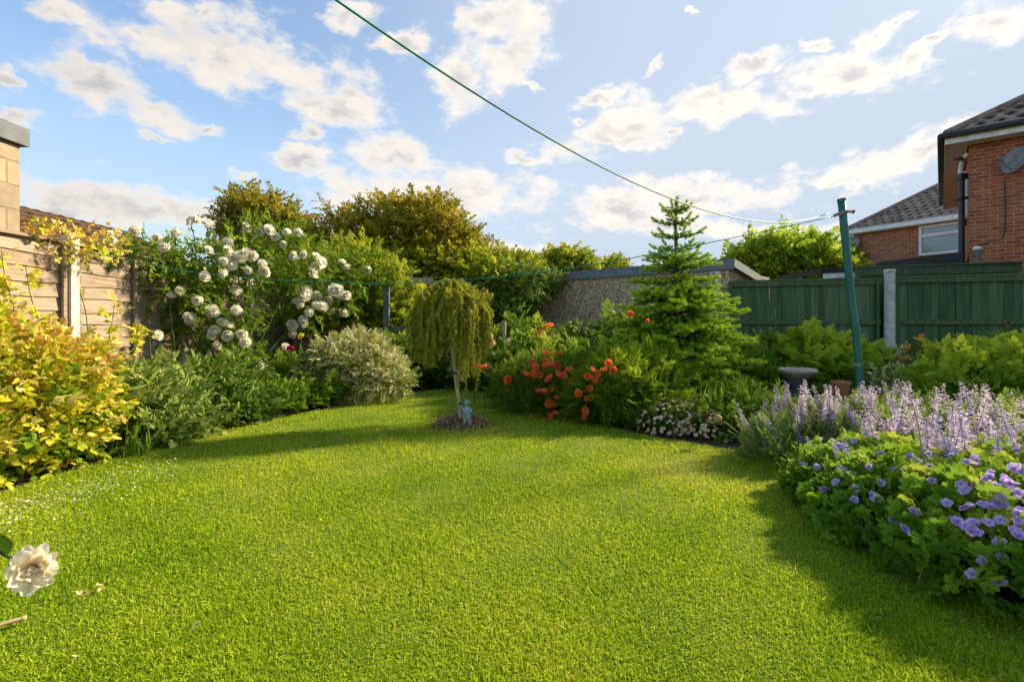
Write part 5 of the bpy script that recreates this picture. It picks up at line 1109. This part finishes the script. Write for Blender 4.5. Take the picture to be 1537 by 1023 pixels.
# ================================================================== catmint
def spike():
    t = T(); n = 15; Lh = 1.0
    fl = T(); fl.add([(0, 0, 0), (-.32, .6, .12), (0, .75, -.05), (.32, .6, .12), (0, 1.0, -.25)], [(0, 2, 1), (0, 3, 2), (1, 2, 4), (2, 3, 4)], 0, [0, .3, .25, .3, .4])
    bend = rng.normal(size=2) * .05
    for i in range(n):
        y = .42 + .58 * i / (n - 1) + U(-.012, .012); k = int(12 - 5 * i / n); r_ = .068 * (1 - .6 * (i / n) ** 1.5)
        a = np.arange(k) * 6.283 / k + U(0, 3); d = np.stack([np.cos(a), np.sin(a), U(-.2, .9, k)], 1)
        c = np.tile([bend[0] * y * y, bend[1] * y * y, y], (k, 1)) + rng.normal(size=(k, 3)) * [.008, .008, .014]; t.inst(fl, c, frames(d, np.array([0, 0, 1.0])), U(.75, 1.2, k) * r_, rng.random(k) * .5 + .1)
    tube(t, [(0, 0, 0), (bend[0] * .25, bend[1] * .25, .5), (bend[0], bend[1], 1)], [.008, .006, .003], 4, 1, cap=False)
    lt = leaf(.3, .1, .05, True); k = 8; a = U(0, 6, k); t.inst(lt, np.stack([np.zeros(k), np.zeros(k), np.linspace(.05, .5, k)], 1), frames(np.stack([np.cos(a), np.sin(a), np.full(k, .4)], 1), np.array([0, 0, 1.0])), np.full(k, .07), rng.random(k) * .5, 2)
    return t
D_sp = [mesh_of('flower_spike', spike(), [PET['mauve'], M_['stem'], LEAF['grey']]) for _ in range(6)]
CM = [('catmint spreading left over the soil edge, first of the mauve spiked clumps beside the lawn', (2.62, 4.35, 0), [(2.25, 4.15, .05, .3, .3, .22), (2.65, 4.35, .08, .42, .35, .28)], [(2.05, 4.0), (3.0, 4.6)], .42, .62),
      ('catmint with pale mauve spikes crowding round the foot of the green clothes post', (3.25, 4.2, 0), [(3.1, 4.25, .1, .45, .4, .3), (3.4, 4.4, .12, .4, .4, .3), (3.0, 3.9, .1, .4, .3, .3)], [(2.6, 3.45), (3.75, 4.6)], .46, .66),
      ('catmint with tall mauve spikes right of the clothes post in front of the lime shrub', (3.65, 3.75, 0), [(3.5, 3.8, .1, .45, .4, .32), (3.9, 3.9, .12, .45, .4, .32), (3.45, 3.4, .1, .4, .3, .3)], [(3.0, 2.95), (4.2, 4.1)], .46, .70),
      ('catmint with shorter mauve spikes threading through the back of the middle cranesbill mound', (2.75, 3.1, 0), [(2.75, 3.15, .05, .35, .25, .25), (2.5, 3.35, .05, .3, .25, .2)], [(1.98, 2.75), (3.2, 3.5)], .44, .66),
      ('catmint with mauve spikes rising behind the nearest cranesbill mound at the right edge', (3.2, 2.75, 0), [(3.2, 2.8, .08, .35, .3, .3)], [(2.7, 2.35), (3.6, 3.1)], .54, .70)]
for lb, base, ells, (lo_, hi_), h0, h1_ in CM:
    root = shrub('catmint', lb, 'flower', base, ells, 700, S_small, .14, LM('grey'), up=.8, group='catmint clumps', stems=4)
    for i in range(92):
        x = U(lo_[0], hi_[0]); y = U(lo_[1], hi_[1]); c = np.array([(lo_[0] + hi_[0]) / 2, (lo_[1] + hi_[1]) / 2]); 
        tl = np.array([(x - c[0]) * .35 + rng.normal() * .22, (y - c[1]) * .25 + rng.normal() * .2, 1]); 
        if x < 2.3: tl[0] -= .35
        d_ = nrm(tl); fr_ = frames(np.cross(d_, [0, 1, .1])[None], d_[None])[0]; s = U(h0 * .75, h1_ * 1.02) * (.78 if x < 2.3 else 1)
        child(D_sp[i % 6], 'flower_spike', root, (x - tl[0] * .25, y - tl[1] * .2, 0), fr_, s)

# ================================================================== violet cranesbill
GE = [[(2.38, 3.2, .0, .48, .42, .26), (2.95, 3.0, .0, .6, .4, .27)], [(2.28, 2.72, .0, .50, .42, .31), (2.95, 2.6, .0, .7, .45, .34)], [(2.33, 2.2, .0, .52, .42, .36), (2.66, 1.82, .0, .58, .42, .36), (3.1, 2.2, .0, .7, .6, .40)]]
GL = ['cranesbill mound with violet flowers meeting the catmint, furthest of the three', 'cranesbill mound with violet flowers in the middle of the right border', 'cranesbill mound with violet flowers nearest at the bottom right corner']
FLW = [(235,303),(282,313),(343,312),(360,320),(398,337),(342,360),(303,387),(407,382),(403,418),(375,262),(293,221),(352,240),(330,228),(465,405),(477,417),(490,363),(450,312),(403,225),(558,325),(612,365),(660,355),(573,200),(645,205),(545,222),(718,322),(773,382),(775,292),(710,430),(790,440),(765,442),(600,457),(535,495),(570,517),(725,487),(745,492),(775,505),(812,527),(795,523),(800,492),(868,375),(893,415),(833,350),(945,395),(945,420),(960,465),(935,520),(950,540),(885,560),(890,613),(835,625),(795,665),(885,693),(900,345),(880,270),(920,295),(910,240),(850,240),(760,245),(790,230),(680,235),(620,310),(858,330),(905,352),(820,245),(940,370),(955,310),(835,270),(740,265),(870,300),(700,240),(930,250),(900,270),(960,270),(855,345),(875,285)] + [(float(a), float(b)) for a, b in zip(U(480, 966, 46), U(195, 330, 46))] + [(float(a), float(b)) for a, b in zip(U(740, 966, 20), U(330, 520, 20))]
allg = [e for g_ in GE for e in g_]; groots = []
for g_, lb in zip(GE, GL):
    groots.append(shrub('cranesbill', lb, 'flower', (*g_[0][:2], 0), g_, 1500 if g_ is GE[0] else 1900, S_geran, .095, LM('geran'), up=.35, jit=.4, bump=.12, inner=.2, group='cranesbill mounds', zt=.5, stems=6, stem_r=.006))
for i, (a, b) in enumerate(FLW):
    px, py = a / 2.21 + 1100, b / 2.21 + 560; p = hit(px, py, [(e[0], e[1], e[2], e[3] + .15, e[4] + .15, e[5] + .15) for e in allg], 3.6)
    j = int(np.argmin([min(np.linalg.norm((p[:2] - np.array(e[:2])) / e[3]) for e in g_) for g_ in GE]))
    child(D_viol[i % 3], 'bloom', groots[j], p, face(p, .4, .35), float(np.interp(py, [650, 700, 800, 870], [5.5, 6.5, 9, 10.5])) / 760 * p[1] * U(.75, 1.15))
# dry stalks and seed head
t = T(); tube(t, curve([(2.9, 3.6, .25), P(1150, 665, 4.3), P(1085, 632, 4.6)], 8), .004, 5); tube(t, curve([(2.95, 3.7, .25), P(1200, 690, 4.0), P(1120, 670, 4.3), P(1060, 690, 4.6)], 8), .003, 5)
tube(t, curve([(2.9, 3.8, .2), P(1205, 620, 4.2), P(1180, 585, 4.3)], 8), .004, 5); tube(t, curve([(3.0, 3.7, .2), P(1220, 680, 4.0), P(1185, 615, 4.2)], 8), .003, 5)
q = P(1077, 628, 4.7); pr = [(.04 * math.sin(x_), -.04 * math.cos(x_)) for x_ in np.linspace(0, math.pi, 10)]; lathe(t, pr, q, 14)
tag(mk('dry_stalks', t, M_['straw']), 'arching straw coloured dead stalks with one round seed head left of the catmint', 'stalks')
t = T()
for c_, lb in (([P(1375, 885, 2.2), P(1385, 850, 2.15), P(1393, 822, 2.15)], 'short bent straw stalk low in the front of the nearest cranesbill'), ([P(1408, 830, 2.15), P(1400, 800, 2.15), P(1415, 775, 2.15)], 'crooked straw stalk among violet blooms of the nearest cranesbill'), ([P(1388, 720, 2.7), P(1380, 650, 2.8), P(1372, 610, 2.9)], 'tall upright straw stalk among the catmint spikes right of the pole')):
    t = T(); tube(t, curve(c_, 6), .0035, 5); tag(mk('dry_stalk', t, M_['straw']), lb, 'stalk', 'single straw stalks in the right border')

# ================================================================== foreground left
fb0 = P(50, 852, 1.12)
cr_ = thing('cream_rose', 'large open cream rose leaning into view low at the left edge', 'rose', (-1.6, 1.05, 0))
def openrose():
    t = T(); p = petal(.24, .28, .22); p2 = petal(.3, .4, .1)
    for q_, (n_, e_, s_) in enumerate(((11, .15, 1.0), (11, .4, .98), (10, .7, .92), (8, .95, .75), (7, 1.2, .6))): ring(t, p if q_ % 2 else p2, n_, e_, s_, .02 * q_, q_ * .3, .03, .24)
    return t
dax = nrm(np.array([.55, -.70, .12])); frx = frames(np.cross(dax, [0, .2, 1])[None], dax[None])[0]
child(mesh_of('bloom', openrose(), [PET['cream']]), 'bloom', cr_, fb0 - dax * .01, frx, .052)
t = T(); c = curve([(-1.75, 1.05, 0), (-1.6, 1.1, .5), (-1.3, 1.12, .68), fb0 - dax * .015], 8); tube(t, c, .0035, 6); mk('stem', t, M_['stem'], cr_)
t = T(); k = 5; t.inst(leaf(.32, .2, .1), np.tile(fb0 - dax * .01, (k, 1)) + rng.normal(size=(k, 3)) * .004, frames(nrm(-dax * .4 + rng.normal(size=(k, 3)) * .8)), U(.03, .045, k)); ii = [20, 21, 22, 18, 17]; t.inst(leaf(.35, .2, .1), c[ii], frames(nrm(rng.normal(size=(5, 3)) + [0, 0, .4])), U(.05, .07, 5)); mk('leaf', t, LM('mid'), cr_)
def litter(px, py, kind, label, s=.03):
    q = G(px, py); q[2] = .035; t = T(); 
    k = 2 if kind == 'leaf' else 1
    for i in range(k): t.inst(petal(.4, .6, .4), (q + rng.normal(size=3) * [.01, .01, .002])[None], frames(rng.normal(size=(1, 3)) * [1, 1, .15], np.array([[0, 0, 1.0]])), np.array([s]), np.array([.4 + i * .3]))
    tag(mk('fallen_petal', t, PET['brown']), label, 'petal', 'dry petals lying on the lawn')
litter(124, 906, 'leaf', 'curled dry petal on the grass near the cream rose, left one of a close pair'); litter(150, 893, 'leaf', 'curled dry petal on the grass, right and upper one of a close pair', .025)
litter(287, 959, 'leaf', 'lone curled dry petal furthest right on the near grass', .024); litter(112, 998, 'leaf', 'tiny dry petal nearest the bottom edge on the left', .016)
t = T(); tube(t, curve([G(-30, 962) + [0, 0, .035], G(10, 950) + [0, 0, .04], G(40, 942) + [0, 0, .04]], 5), [.006] * 5 + [.008] * 5 + [.011], 8, a=.6)
tag(mk('fallen_stalk', t, M_['straw']), 'yellow dry flower stalk lying on the grass at the bottom left edge', 'stalk')
t = T(); k = 420; px = U(-60, 270, k); py = 790 - (px / 300) * 95 + rng.normal(size=k) * 13 - 8; q = np.array([G(a, b) for a, b in zip(px, py)]); q[:, 2] = .035; t.inst(petal(.5, .3, .2), q, frames(rng.normal(size=(k, 3)) * [1, 1, .3], np.array([0, 0, 1.0])), U(.007, .014, k)); tag(mk('fallen_petals', t, PET['rose']), 'scatter of tiny white petals on the lawn beside the golden shrub', 'petals', None, 'stuff')
